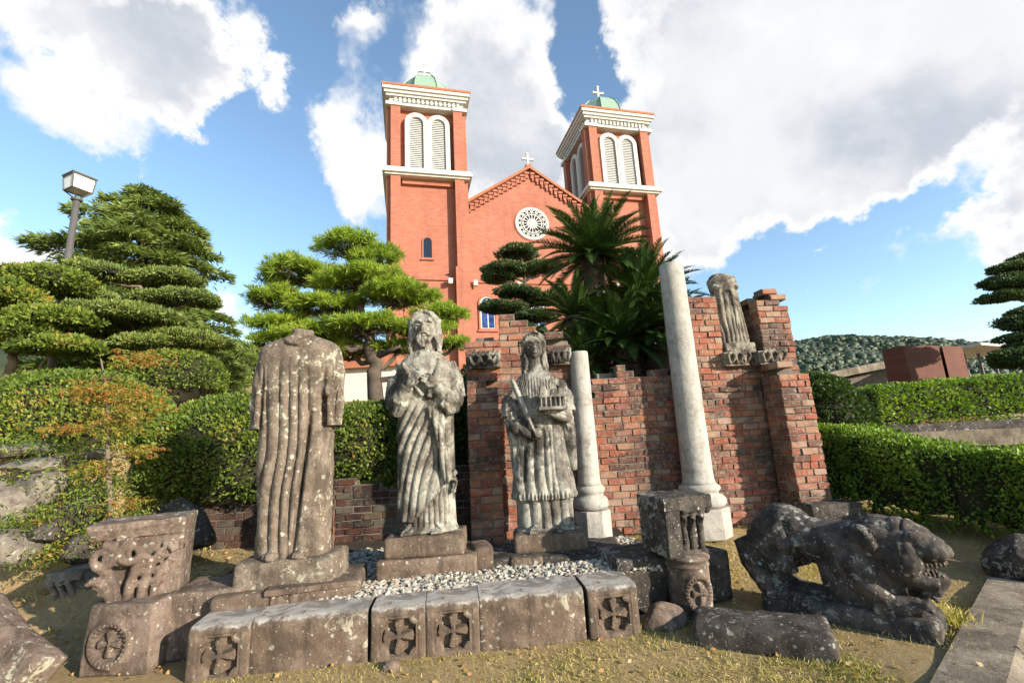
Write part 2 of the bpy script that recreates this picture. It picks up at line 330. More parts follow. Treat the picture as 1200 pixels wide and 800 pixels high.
def leafmat(name, stops, trans=.3, rough=.55):
    t = NT(name); r = t.rnd(); n = t.noise(1.3, 3, .6); n = t.math('ADD', t.math('MULTIPLY', r, .6), t.math('MULTIPLY', t.step(n, .3, .7), .4))
    c = t.mix(1., t.ramp(n, stops), (1.4, 1.35, 1.1), 'MULTIPLY'); t.col(c); t.b.inputs['Roughness'].default_value = rough; t.b.inputs['Specular IOR Level'].default_value = .35
    tr = t.N.new('ShaderNodeBsdfTranslucent'); t.L.new(t.mix(1., c, (.9, .95, .45), 'MULTIPLY'), tr.inputs[0]); ms = t.N.new('ShaderNodeMixShader'); ms.inputs[0].default_value = trans
    t.L.new(t.b.outputs[0], ms.inputs[1]); t.L.new(tr.outputs[0], ms.inputs[2]); t.L.new(ms.outputs[0], t.N['Material Output'].inputs[0]); return t.m
M['hedge'] = leafmat('hedge_leaf', [(0, (.05, .10, .015)), (.45, (.12, .21, .03)), (.8, (.24, .34, .05)), (1, (.40, .42, .09))], .35)
M['azalea'] = leafmat('azalea_leaf', [(0, (.045, .08, .015)), (.5, (.12, .18, .028)), (.78, (.23, .28, .05)), (.9, (.36, .26, .06)), (1, (.38, .15, .05))], .35)
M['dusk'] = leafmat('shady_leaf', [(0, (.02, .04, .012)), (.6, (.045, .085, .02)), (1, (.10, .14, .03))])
M['cedar'] = leafmat('cedar_needle', [(0, (.06, .10, .03)), (.5, (.14, .20, .05)), (1, (.27, .33, .10))], .3)
M['pine'] = leafmat('pine_needle', [(0, (.09, .15, .02)), (.5, (.20, .30, .035)), (.85, (.34, .44, .06)), (1, (.46, .46, .09))], .35)
M['niwaki'] = leafmat('clipped_pine_leaf', [(0, (.02, .045, .018)), (.6, (.06, .105, .035)), (1, (.13, .17, .05))], .2)
M['cloudleaf'] = leafmat('clipped_leaf', [(0, (.045, .08, .02)), (.55, (.13, .18, .045)), (1, (.26, .29, .08))], .25)
M['cycad'] = leafmat('cycad_leaf', [(0, (.012, .03, .010)), (.6, (.03, .065, .018)), (.92, (.07, .12, .025)), (1, (.16, .17, .04))], .15, .35)
M['maple'] = leafmat('maple_leaf', [(0, (.10, .16, .03)), (.45, (.24, .24, .04)), (.7, (.36, .18, .05)), (1, (.36, .09, .04))], .4)
M['dry'] = leafmat('dry_leaf', [(0, (.20, .10, .04)), (.5, (.36, .22, .10)), (1, (.50, .38, .20))], .2)
M['grass'] = leafmat('grass_blade', [(0, (.13, .17, .03)), (.3, (.28, .28, .07)), (.55, (.50, .41, .18)), (1, (.62, .52, .28))], .3)
M['forest'] = leafmat('hill_forest', [(0, (.024, .042, .030)), (.5, (.036, .056, .034)), (.85, (.052, .068, .036)), (1, (.075, .07, .04))], .0)
M['bark'] = simple('bark', (.16, .12, .09), .95, 0, 25, .55)
M['palebark'] = simple('pale_bark', (.30, .23, .16), .95, 0, 25, .45)
def m_ground():
    t = NT('dry_lawn'); n = t.noise(.9, 7, .65, None, .4); n2 = t.noise(14, 8, .75); n3 = t.noise(70, 6, .8)
    c = t.mix(t.step(n2, .35, .65), (.62, .45, .22), (.46, .31, .145)); c = t.mix(t.math('MULTIPLY', t.step(t.math('ADD', n, t.math('MULTIPLY', n3, .25)), .66, .80), .6), c, (.26, .25, .08))
    c = t.mix(t.math('MULTIPLY', t.step(n3, .52, .66), .6), c, (.10, .065, .03)); c = t.mix(t.math('MULTIPLY', t.step(n3, .44, .32), .5), c, (.44, .35, .2))
    t.col(c).bump(t.math('ADD', n2, t.math('MULTIPLY', n3, .8)), .9, .03); return t.m
M['ground'] = m_ground()
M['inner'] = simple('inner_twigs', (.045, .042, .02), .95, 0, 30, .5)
# ---------------------------------------------------------------- terrain
def ss(x, a, b):
    t = np.clip((np.asarray(x, float)-a)/(b-a), 0, 1); return t*t*(3-2*t)
def hgt(x, y):
    x = np.asarray(x, float); y = np.asarray(y, float)
    left = 1.45*ss(y, 4.85, 5.8)+.12*ss(y, 3.6, 4.7); mid = 1.05*ss(y, 5.9, 6.15)+.3*ss(y, 4.4, 4.6)
    right = .22*ss(y, 4.4, 6.0)+.8*ss(y, 7.2, 9.5)
    wl = 1-ss(x, -4.9, -4.3); wr = ss(x, -.7, -.2)
    h = left*wl+mid*(1-wl)*(1-wr)+right*wr
    far = ss(y, 12, 36)*(4.0)*(1-ss(x/np.maximum(y, 1), .42, .62))
    far += .9*ss(y, 6.5, 13)*(1-ss(x, -6, -3))
    und = .05*np.sin(x*1.3+1)*np.sin(y*1.1+2)*ss(y, 1, 2)*(1-ss(y, 3.5, 4))
    return h+far*(1-ss(y, 200, 400)*0.0)+und*.6
def grid_sheet(name, xs, ys, hf, mat, z0=0.):
    X, Y_ = np.meshgrid(xs, ys); V = np.stack([X.ravel(), Y_.ravel(), hf(X.ravel(), Y_.ravel())+z0], 1); nx = len(xs); ny = len(ys)
    i, j = np.meshgrid(np.arange(nx-1), np.arange(ny-1)); a = (j*nx+i).ravel(); F_ = np.stack([a, a+1, a+nx+1, a+nx], 1)
    return tag(mesh_np(name, V, F_, mat, None, True), kind='structure')
def spaced(lo, hi, fine_lo, fine_hi, step):
    f = np.arange(fine_lo, fine_hi, step); a = []; v = fine_lo; s = step
    while v > lo: s *= 1.25; v -= s; a.append(v)
    b = []; v = f[-1]; s = step
    while v < hi: s *= 1.25; v += s; b.append(v)
    return np.array(a[::-1]+list(f)+b)
grid_sheet('ground', spaced(-3000, 3000, -9, 9, .12), spaced(-60, 3500, .5, 13, .12), lambda x, y: hgt(x, y)+.02*vnoise(np.stack([x, y, x*0], 1), 1.7, 3)*(y < 12), M['ground'])
# raised bed behind the kerb stones, filled with gravel
bed = MB(); bp = [(-2.0, 3.72), (.95, 4.1), (1.15, 4.75), (1.15, 5.9), (-3.0, 5.95), (-2.85, 4.3), (-2.3, 4.0)]
bed.prism(bp, -.1, .325); tag(bed.build('planting_bed', M['soil']), kind='structure')

def hill(name, pts, Yd, depth, label, seed, bump):
    """ridge through picture directions pts; a real rounded ridge of woods"""
    P = np.array([PY(x, y, Yd) for x, y in pts]); n = 520; s = np.linspace(0, len(P)-1, n); k = np.arange(len(P))
    X = np.interp(s, k, P[:, 0]); Zt = np.interp(s, k, P[:, 2]); m_ = 110; V = []
    for j in range(m_):
        t = j/(m_-1)*2-1; prof = math.cos(t*math.pi/2)**.8
        V.append(np.stack([X, np.full(n, Yd)+t*depth, -4+(Zt+4)*prof], 1))
    V = np.concatenate(V); V[:, 2] += fbm(V, 1/14., seed, 4)*bump*np.clip((V[:, 2])/10, 0, 1)+np.abs(vnoise(V*[1, 1, 0], 1/(2.5+Yd/70), seed+5))*(.6+Yd/190)
    i, j = np.meshgrid(np.arange(n-1), np.arange(m_-1)); a = (j*n+i).ravel(); F_ = np.stack([a, a+1, a+n+1, a+n], 1)
    return tag(mesh_np(name, V, F_, M['forest_hill'], None, True), kind='structure')
def m_fh():
    t = NT('wooded_slope'); v = t.vor(.16, t.tc.outputs['Object']); n = t.noise(.05, 6, .6)
    c = t.mix(v.outputs['Color'], (.028, .05, .03), (.06, .08, .032)); c = t.mix(t.math('MULTIPLY', t.step(n, .4, .65), .5), c, (.085, .08, .035)); t.col(c); t.bump(v.outputs['Distance'], -1, 5); return t.m
M['forest_hill'] = m_fh()
hill('far_hill', [(850, 440), (905, 412), (950, 402), (1000, 404), (1060, 409), (1120, 416), (1180, 428), (1260, 444), (1400, 474)], 420, 160, '', 3, 3)
hill('near_hill', [(800, 445), (880, 410), (945, 414), (985, 424), (1015, 434), (1060, 446), (1120, 458), (1200, 468)], 190, 60, '', 5, 2)
hill('left_hill', [(-300, 330), (0, 400), (120, 415), (262, 418), (300, 424), (360, 446), (440, 462)], 90, 30, '', 8, 1.5)

def forest(name, src, n, r0, r1, xr, label):
    me = bpy.data.objects[src].data; V = np.empty(len(me.vertices)*3); me.vertices.foreach_get('co', V); V = V.reshape(-1, 3)
    V = V[(V[:, 0] > xr[0]) & (V[:, 0] < xr[1]) & (V[:, 1] < np.median(V[:, 1])+2) & (V[:, 2] > 4)]; P = V[rng.integers(0, len(V), n)]+rng.normal(size=(n, 3))*[r0*.8, r0*.8, 0]
    bm = bmesh.new(); bmesh.ops.create_icosphere(bm, subdivisions=2, radius=1); B_ = np.array([v.co for v in bm.verts]); Fb = np.array([[v.index for v in f.verts] for f in bm.faces]); bm.free()
    s = rng.uniform(r0, r1, n); Q = B_[None]*(1+.20*rng.normal(size=(n, len(B_), 1)))*s[:, None, None]*[1, 1, .95]+P[:, None, :]
    F_ = (Fb[None]+(np.arange(n)*len(B_))[:, None, None]).reshape(-1, 3); tag(mesh_np(name, Q.reshape(-1, 3), F_, M['forest'], None, True), label, 'forest', kind='stuff')
forest('far_forest', 'far_hill', 9000, 1.4, 3.0, (150, 420), 'dark wood covering the far hill at right')
forest('hillside_forest', 'near_hill', 6500, .7, 1.6, (70, 200), 'lighter mixed wood on the nearer hillside at right')
# ---------------------------------------------------------------- church
CA = rad(13.3); CO = PY(452.5, 300, 32.); ZB = 5.0
church = thing('church', 'large red brick church with twin bell towers and green domes behind the ruins', 'church', (CO[0], CO[1], ZB), CA)
def arch_pts(u0, u1, z0, zs, n=14):
    r = (u1-u0)/2; c = (u0+u1)/2
    return [(u0, z0)]+[(c-r*math.cos(math.pi*i/n), zs+r*math.sin(math.pi*i/n)) for i in range(n+1)]+[(u1, z0)]
def arch_ring(mb, u0, u1, z0, zs, th, w0, w1, mi=0, n=14):
    """an arched surround from outer outline to an opening th smaller, w0 front to w1 back"""
    A = arch_pts(u0, u1, z0, zs, n); Bq = arch_pts(u0+th, u1-th, z0+th*.6, zs, n); k = len(A)
    V = [(p[0], w0, p[1]) for p in A]+[(p[0], w0, p[1]) for p in Bq]+[(p[0], w1, p[1]) for p in A]+[(p[0], w1, p[1]) for p in Bq]
    F_ = []
    for i in range(k):
        j = (i+1) % k; F_ += [(i, j, k+j, k+i), (2*k+i, 3*k+i, 3*k+j, 2*k+j), (i, 2*k+i, 2*k+j, j), (k+i, k+j, 3*k+j, 3*k+i)]
    mb.add(V, F_, mi)
def latin_cross(mb, c, h, w, th, mi=0):
    x, y, z = c
    mb.box(x-th/2, x+th/2, y-th/2, y+th/2, z, z+h, mi); mb.box(x-w/2, x+w/2, y-th/2+.01, y+th/2-.01, z+h*.58, z+h*.58+th, mi)
    for s in (-1, 1): mb.box(x+s*w/2-th*.2, x+s*w/2+th*.2, y-th/2-.02, y+th/2+.02, z+h*.58-th*.35, z+h*.58+th*1.35, mi)
    mb.box(x-th*.85, x+th*.85, y-th/2-.02, y+th/2+.02, z+h-th*.2, z+h+th*.25, mi)
def belfry(parent, T):
    w = MB()
    for (a0, a1) in ((1.42, 3.26), (3.20, 5.04)):
        k = 0 if a0 < 2 else .03
        arch_ring(w, a0, a1, 22.70+k*.2, 27.02, .36, .30+k, .72-k)
        for i in range(31):
            z = 22.98+i*.168
            r = (a1-a0)/2-.34; dz = z+.06-27.02; hw = math.sqrt(max(r*r-dz*dz, 0)) if dz > 0 else r
            if hw < .08: continue
            c = (a0+a1)/2
            w.add([(c-hw, .44, z), (c+hw, .44, z), (c+hw, .52, z+.15), (c-hw, .52, z+.15), (c-hw, .455, z-.012), (c+hw, .455, z-.012), (c+hw, .535, z+.14), (c-hw, .535, z+.14)], [(0, 1, 2, 3), (7, 6, 5, 4), (0, 4, 5, 1), (2, 6, 7, 3)], 1)
        w.box(a0+.33, a1-.33, .66, .685, 22.9, 27.7, 2)
    w.box(3.1, 3.36, .26, .6, 22.75, 27.0, 0)
    return w.build('belfry_window', [M['white'], M['louvre'], M['glass']], parent, T=T)
def dT(V): V = V.copy(); V[:, 2] -= ZB; return V
def tower(u0, small_win):
    b = MB(); H1 = 28.45
    def post(x0, x1, y0, y1, z0, z1): b.box(x0, x1, y0, y1, z0, z1)
    b.box(.7, 5.7, .70, 5.7, 3, 29.5)
    for sx in (0, 1):
        for sy in (0, 1):
            fx = (lambda a, c: (a, c)) if not sx else (lambda a, c: (6.4-c, 6.4-a)); fy = (lambda a, c: (a, c)) if not sy else (lambda a, c: (6.4-c, 6.4-a))
            b.box(*fx(.32, 1.07), *fy(0, 1.06), 3, H1); b.box(*fx(0.0, 1.06), *fy(.34, 1.05), 3, H1)
    # lower stage: heavier piers, a sloping set-off, string course
    for sx in (0, 1):
        fx = (lambda a, c: (a, c)) if not sx else (lambda a, c: (6.4-c, 6.4-a))
        b.box(*fx(.24, 1.22), -.18, .9, 3, 14.3)
    b.box(1.25, 5.15, .5, .8, 3, 13.75); b.box(1.21, 5.19, .36, .79, 13.35, 13.62)
    b.box(1.2, 5.2, .42, .9, 21.55, 21.98)
    
    def TT(V): V = dT(V+np.array([u0, 0, 0])); V[:, 2] -= .22*ss(V[:, 2]+ZB, 19, 21.5); return V
    body = b.build('tower', M['church'], church, T=TT)
    c = MB()
    for (o, z0, z1) in ((.12, 22.0, 22.16), (.3, 22.16, 22.42), (.2, 22.42, 22.62)): c.box(-o, 6.4+o, -o, 6.4+o, z0, z1)
    c.build('belt_course', M['white'], body, T=TT)
    c = MB()
    for (o, z0, z1) in ((-.05, 28.3, 28.52), (-.2, 28.52, 29.05), (.06, 29.05, 29.25), (.2, 29.25, 29.5), (.34, 29.5, 29.78)): c.box(-o, 6.4+o, -o, 6.4+o, z0, z1)
    for s in range(4):
        for i in range(15):
            d = MB(); a = .62+i*.36; d.box(a, a+.18, -.02, .3, 28.56, 28.93)
            V = d.V[0]-np.array([3.2, 3.2, 0]); V = V@rotz(s*math.pi/2).T+np.array([3.2, 3.2, 0]); c.add(V, d.F)
    for s in range(4):
        d = MB(); d.box(-.06, 1.2, -.1, .4, 28.2, 28.5); V = d.V[0]-np.array([3.2, 3.2, 0]); c.add(V@rotz(s*math.pi/2).T+np.array([3.2, 3.2, 0]), d.F)
        d = MB(); d.box(5.3, 6.47, -.093, .4, 28.21, 28.495); V = d.V[0]-np.array([3.2, 3.2, 0]); c.add(V@rotz(s*math.pi/2).T+np.array([3.2, 3.2, 0]), d.F)
    c.box(-.40, 6.8, -.40, 6.8, 29.78, 29.97, 1); c.box(.2, 6.2, .2, 6.2, 29.97, 30.5, 1)
    c.build('cornice', [M['white'], M['terra']], body, T=TT)
    d = MB(); prof = [(2.62, 30.3), (2.5, 31.0), (2.32, 31.7), (2.0, 32.4), (1.5, 33.0), (.8, 33.35), (.05, 33.45)]
    V = []
    n = 8; d.lathe(prof, n, (3.2, 3.2, 0))
    for k in range(n):
        t = 2*math.pi*k/n; d.tube([(3.2+(r+.02)*math.cos(t), 3.2+(r+.02)*math.sin(t), z) for r, z in prof[:-1]], .07, 5)
    d.build('dome', M['copper'], body, T=lambda V: TT((V-np.array([3.2, 3.2, 0]))@rotz(math.pi/8).T+np.array([3.2, 3.2, 0])))
    x = MB(); latin_cross(x, (3.2, 3.2, 33.4), 1.9, 1.05, .17); x.build('cross', M['white'], body, T=TT)
    for s in (0, 3, 1): 
        belfry(body, lambda V, s=s: TT((V-np.array([3.2, 3.2, 0]))@rotz(s*math.pi/2).T+np.array([3.2, 3.2, 0])))
    if small_win:
        w = MB(); arch_ring(w, 2.68, 3.52, 15.2, 16.6, .10, .62, .72, 0); w.prism(arch_pts(2.76, 3.44, 15.26, 16.6), .66, .69, 1, 'y'); w.box(2.6, 3.6, .55, .72, 15.05, 15.18, 0)
        w.build('arched_window', [M['church'], M['glass']], body, T=TT)
    return body
tower(0., True); tower(17.05, True)
b = MB(); gw = .72   # nave front between the towers
poly = [(5.9, 3), (5.9, 19.8), (11.75, 23.68), (17.6, 19.8), (17.6, 3)]
b.prism([(p[0], p[1]) for p in poly], gw, 1.6, 0, 'y')
b.box(6.3, 17.2, gw-.14, gw+.3, 13.3, 13.62); b.box(6.32, 17.18, gw-.08, gw+.3, 13.62, 13.9)
# corbel arcade under the raking coping
for s in (-1, 1):
    for i in range(13):
        u = 11.75+s*(.25+i*.40); zt = 23.68-abs(u-11.75)*.666
        b.box(u-.13, u+.13, gw-.16, gw+.1, zt-.78, zt-.40); b.box(u-.13+s*.1, u+.0+s*.1, gw-.155, gw+.1, zt-1.02, zt-.78)
    for i in range(13):
        u = 11.75+s*(.05+i*.40); z = 23.68-abs(u+s*.2-11.75)*.666-.5; b.box(u, u+s*.4, gw-.24, gw+.1, z+.06, z+.24) if s > 0 else b.box(u-.4, u, gw-.24, gw+.1, z+.06, z+.24)
nave = b.build('gable_wall', M['church'], church, T=dT)
c = MB()
for s in (-1, 1):
    a = np.array([11.75, 0, 23.86]); e = np.array([11.75+s*5.6, 0, 23.86-5.6*.666]); k = np.array([0, 0, -.26])
    V = [a+[0, gw-.34, 0], e+[0, gw-.34, 0], e+[0, gw+.5, 0], a+[0, gw+.5, 0]]; V += [v+k for v in V]
    c.add(V, [(0, 1, 2, 3), (7, 6, 5, 4), (0, 4, 5, 1), (1, 5, 6, 2), (2, 6, 7, 3), (3, 7, 4, 0)])
c.build('coping', M['terra'], nave, T=dT)
c = MB(); latin_cross(c, (11.75, gw+.1, 23.8), 1.4, .95, .15, 0); c.box(11.5, 12.0, gw-.2, gw+.4, 23.75, 24.05, 1); c.build('cross', [M['white'], M['terra']], nave, T=dT)
r = MB(); rc = np.array([11.75, gw, 18.6])   # rose window: rings, twelve spokes, petals
def ring(mb, R1, R2, y0, y1, mi, n=48, c=rc):
    V = []; F_ = []
    for k in range(n):
        t = 2*math.pi*k/n; cs, sn = math.cos(t), math.sin(t)
        V += [(c[0]+R1*cs, c[1]+y0, c[2]+R1*sn), (c[0]+R2*cs, c[1]+y0, c[2]+R2*sn), (c[0]+R1*cs, c[1]+y1, c[2]+R1*sn), (c[0]+R2*cs, c[1]+y1, c[2]+R2*sn)]
    for k in range(n):
        a = 4*k; e = 4*((k+1) % n); F_ += [(a, a+1, e+1, e), (a+2, e+2, e+3, a+3), (a+1, a+3, e+3, e+1), (a, e, e+2, a+2)]
    mb.add(V, F_, mi)
ring(r, 1.27, 1.45, -.10, .05, 0); ring(r, 1.45, 1.55, -.05, .05, 2); ring(r, .78, .85, -.085, .02, 0); ring(r, .34, .42, -.085, .02, 0); ring(r, .0, .10, -.09, .02, 0)
ring(r, .0, 1.3, -.035, -.02, 1)
for k in range(16):
    t = 2*math.pi*k/16; R_ = roty(t)
    def sp(r0, r1, w): 
        d = MB(); d.box(r0, r1, -.09, 0, -w, w); r.add(d.V[0]@R_.T+rc, d.F, 0)
    sp(.08, 1.28, .032)
    t2 = t+math.pi/16; ring(r, .115, .165, -.08, 0, 0, 12, rc+np.array([1.10*math.cos(t2), 0, 1.10*math.sin(t2)]))
r.build('rose_window', [M['white'], M['glass'], M['church']], church, T=dT)
for u in (7.65, 11.75, 15.85):
    w = MB(); arch_ring(w, u-.72, u+.72, 9.5, 11.6, .14, gw-.12, gw+.02, 2); arch_ring(w, u-.58, u+.58, 9.58, 11.6, .09, gw-.06, gw+.02, 0)
    w.prism(arch_pts(u-.5, u+.5, 9.6, 11.6), gw-.03, gw-.01, 1, 'y'); w.box(u-.035, u+.035, gw-.07, gw, 9.6, 11.7, 0); w.box(u-.5, u+.5, gw-.072, gw, 11.35, 11.42, 0)
    ring(w, .2, .27, -.07, 0, 0, 20, np.array([u, gw, 11.68])); w.box(u-.8, u+.8, gw-.16, gw+.02, 9.34, 9.48, 2)
    w.build('stained_window', [M['white'], M['blueglass'], M['church']], church, T=dT)
for (u, z) in ((1.55, 13.2), (4.75, 13.2), (6.7, 13.15), (10.2, 13.15), (13.6, 13.15), (18.6, 13.2), (21.8, 13.2)):
    s = MB(); wz = .36 if (u < 6 or u > 17) else gw-.14
    s.box(u-.17, u+.17, wz-.50, wz-.12, z-.24, z+.10); s.box(u-.05, u+.05, wz-.14, wz+.02, z-.16, z+.0); s.prism([(u-.2, z+.1), (u+.2, z+.1), (u+.15, z+.17), (u-.15, z+.17)], wz-.52, wz-.1, 0, 'y')
    s.build('floodlight', M['white'], church, T=dT, bevel=.03)
b = MB(); b.box(1.2, 22.2, 6.5, 45, 2.5, 14.0); b.prism([(1, 14), (22.4, 14), (17.6, 16.0), (17.6, 17.5), (11.75, 21.4), (5.9, 17.5), (5.9, 16)], 6.3, 45, 0, 'y'); b.prism([(6.2, 14), (17.2, 14), (17.2, 18.3), (11.75, 22.3), (6.2, 18.3)], 1.6, 8, 0, 'y')
b.build('nave', M['church'], church, T=dT)
bpy.context.view_layer.update()
# ---------------------------------------------------------------- foliage tools
def unit(V): return V/(np.linalg.norm(V, axis=1, keepdims=True)+1e-9)
class Leaves:
    def __init__(s): s.V = []; s.F = []; s.n = 0; s.c = []
    def quads(s, P, D, size, asp=.45, bend=0.):
        n = len(P); Rn = rng.normal(size=(n, 3)); Sd = unit(np.cross(D, Rn)); size = np.broadcast_to(np.asarray(size, float), (n,))[:, None]
        a = P; b = P+D*size*.5+Sd*size*asp*.5; c = P+D*size; c[:, 2] -= (bend*size)[:, 0]; d = P+D*size*.5-Sd*size*asp*.5
        s.V.append(np.stack([a, b, c, d], 1).reshape(-1, 3)); i = np.arange(n)*4+s.n; s.F.append(np.stack([i, i+1, i+2, i+3], 1)); s.n += 4*n
    def solid(s, V, Fq):
        s.c.append((sum(len(f) for f in s.F), len(Fq)))
        s.V.append(np.asarray(V, float)); s.F.append(np.asarray(Fq)+s.n); s.n += len(V)
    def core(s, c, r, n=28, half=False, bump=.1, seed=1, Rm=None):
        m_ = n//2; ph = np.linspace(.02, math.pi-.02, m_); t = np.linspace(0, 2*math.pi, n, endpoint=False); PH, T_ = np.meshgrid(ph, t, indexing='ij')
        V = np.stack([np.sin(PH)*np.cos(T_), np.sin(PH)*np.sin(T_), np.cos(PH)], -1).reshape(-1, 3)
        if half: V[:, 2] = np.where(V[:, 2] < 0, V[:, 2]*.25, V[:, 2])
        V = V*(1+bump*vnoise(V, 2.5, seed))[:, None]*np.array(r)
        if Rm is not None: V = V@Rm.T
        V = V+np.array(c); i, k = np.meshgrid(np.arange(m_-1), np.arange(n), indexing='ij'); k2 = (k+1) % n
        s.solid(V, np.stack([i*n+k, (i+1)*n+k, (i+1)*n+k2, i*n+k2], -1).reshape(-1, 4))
    def build(s, name, mat, parent=None):
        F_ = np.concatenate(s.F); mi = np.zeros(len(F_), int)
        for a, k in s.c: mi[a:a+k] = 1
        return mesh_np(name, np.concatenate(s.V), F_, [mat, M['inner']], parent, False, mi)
def dome(L, c, r, n, size, bump=.06, up=.5, seed=1, low=-.2, depth=.16, mess=.9, asp=.5, corek=.84, clump=0.):
    U_ = unit(rng.normal(size=(int(n*1.8), 3))); U_ = U_[U_[:, 2] > low][:n]; r = np.array(r, float)
    k = 1+bump*fbm(U_*r.mean(), 1.5/r.mean()*1.3, seed, 3)-rng.exponential(depth*.35, len(U_))+clump*vnoise(U_*r, 5., seed+4)
    gap = rng.random(len(U_)) < np.clip(1.15+1.5*vnoise(U_*r+np.array(c), 5.5, seed+9), .12, 1); U_ = U_[gap]; k = k[gap]
    P = U_*r*k[:, None]+np.array(c); D = unit(U_/r*r.mean()+np.array([0, 0, up])+rng.normal(size=U_.shape)*mess)
    L.quads(P, D, size*rng.uniform(.6, 1.25, len(U_)), asp); L.core(c, r*corek, 36, seed=seed)
def shrub(name, label, cat, c, r, n, size, mat, group=None, stems=6, **k):
    t = thing(name, label, cat, (c[0], c[1], float(hgt(c[0], c[1]))), group=group); z0 = t.location.z
    L = Leaves(); cc = np.array([0, 0, c[2]-z0]); dome(L, cc, r, n, size, **k); L.build('foliage', M[mat], t)
    b = MB()
    for i in range(stems):
        a = 6.28*i/stems; p = np.array([.02*math.cos(a), .02*math.sin(a), -.05]); q = cc+np.array([.6*r[0]*math.cos(a), .6*r[1]*math.sin(a), 0]); b.tube([p, (p+q)/2+[0, 0, .05], q], [.03, .022, .012], 6)
    b.build('stem', M['bark'], t, True); return t
def hedge(name, label, path, w, z0s, z1s, n, size, mat, seed, trunks=True, roughb=.04, group=None):
    """clipped hedge along a path of (x,y); z0s/z1s ground and top at each path point"""
    path = np.array(path, float); c = path.mean(0); t = thing(name, label, 'hedge', (c[0], c[1], float(min(z0s)))); o = np.array([c[0], c[1], min(z0s)]); if_group = group
    if group: t['group'] = group
    seg = np.linalg.norm(np.diff(path, axis=0), axis=1); cum = np.r_[0, np.cumsum(seg)]; Lt = cum[-1]; L = Leaves()
    def at(s): return np.stack([np.interp(s, cum, path[:, 0]), np.interp(s, cum, path[:, 1])], 1), np.interp(s, cum, z0s), np.interp(s, cum, z1s)
    def nrm(s): 
        a, _, _ = at(np.clip(s-.02, 0, Lt)); b, _, _ = at(np.clip(s+.02, 0, Lt)); d = b-a; d /= np.linalg.norm(d, axis=1, keepdims=True)+1e-9; return np.stack([d[:, 1], -d[:, 0]], 1), d
    hm = float(np.mean(np.array(z1s)-np.array(z0s))); A = np.array([hm, hm, w, hm*w/Lt, hm*w/Lt]); A /= A.sum(); side = rng.choice(5, n, p=A)
    s = rng.uniform(0, Lt, n); s = np.where(side == 3, 0, s); s = np.where(side == 4, Lt, s); v = rng.uniform(0, 1, n)**.85; q = rng.uniform(-1, 1, n)
    P2, a0, a1 = at(s); N2, D2 = nrm(s)
    off = np.where(side == 0, 1, np.where(side == 1, -1, q)); zz = np.where(side == 2, 1., v)
    er = np.minimum(1, (1-zz)/.12) ; offk = off*(1-.12*(1-er)) - off*.10*(1-np.minimum(1, zz/.3))
    lo = .14
    P = np.stack([P2[:, 0]+N2[:, 0]*offk*w/2, P2[:, 1]+N2[:, 1]*offk*w/2, a0+(lo+(1-lo)*zz)*(a1-a0)], 1)
    Nn = np.where((side == 0)[:, None], np.c_[N2, np.zeros(n)], np.where((side == 1)[:, None], np.c_[-N2, np.zeros(n)], np.where((side == 2)[:, None], np.array([0, 0, 1.]), np.where((side == 3)[:, None], np.c_[-D2, np.zeros(n)], np.c_[D2, np.zeros(n)]))))
    P = P+Nn*(roughb*fbm(P, 2.2, seed, 3)*1.8-rng.exponential(.05, n)+.03*vnoise(P, 7, seed+2))[:, None]
    keep = rng.random(n) < np.clip(1.1+1.5*vnoise(P, 5.5, seed+9), .12, 1); keep |= side == 2; P = P[keep]; Nn = Nn[keep]; n = len(P)
    L.quads(P-o, unit(Nn+np.array([0, 0, .35])+rng.normal(size=P.shape)*.75), size*rng.uniform(.6, 1.25, n), .55)
    m_ = 40; ss_ = np.linspace(0, Lt, m_); Pc, b0, b1 = at(ss_); Nc, Dc = nrm(ss_); V = []
    for i in range(m_):
        for (a, z) in ((-1, .3), (-1, .93), (1, .93), (1, .3)): V.append((Pc[i, 0]+Nc[i, 0]*a*(w/2-.17)-o[0], Pc[i, 1]+Nc[i, 1]*a*(w/2-.17)-o[1], b0[i]+z*(b1[i]-b0[i])-o[2]-.02))
    V = np.array(V); e = 4*(m_-1); V[:4, :2] += Dc[0]*.08; V[e:, :2] -= Dc[-1]*.08
    Fq = [(4*i+k, 4*i+(k+1) % 4, 4*i+4+(k+1) % 4, 4*i+4+k) for i in range(m_-1) for k in range(4)]+[(0, 1, 2, 3), (e+3, e+2, e+1, e)]
    L.solid(V+.03*rng.normal(size=V.shape), Fq); L.build('foliage', M[mat], t)
    if trunks:
        b = MB()
        for i in range(int(Lt/.28)):
            p, q0, q1 = at(np.array([.14+i*.28])); p = p[0]-o[:2]+rng.normal(size=2)*.05; z = q0[0]-o[2]
            for k in range(3):
                d = rng.normal(size=2)*.14; b.tube([(p[0], p[1], z-.05), (p[0]+d[0]*.4, p[1]+d[1]*.4, z+.18), (p[0]+d[0]*1.2, p[1]+d[1]*1.2, z+(q1[0]-q0[0])*.6)], [.022, .016, .008], 5)
        b.build('stem', M['bark'], t, True)
    return t
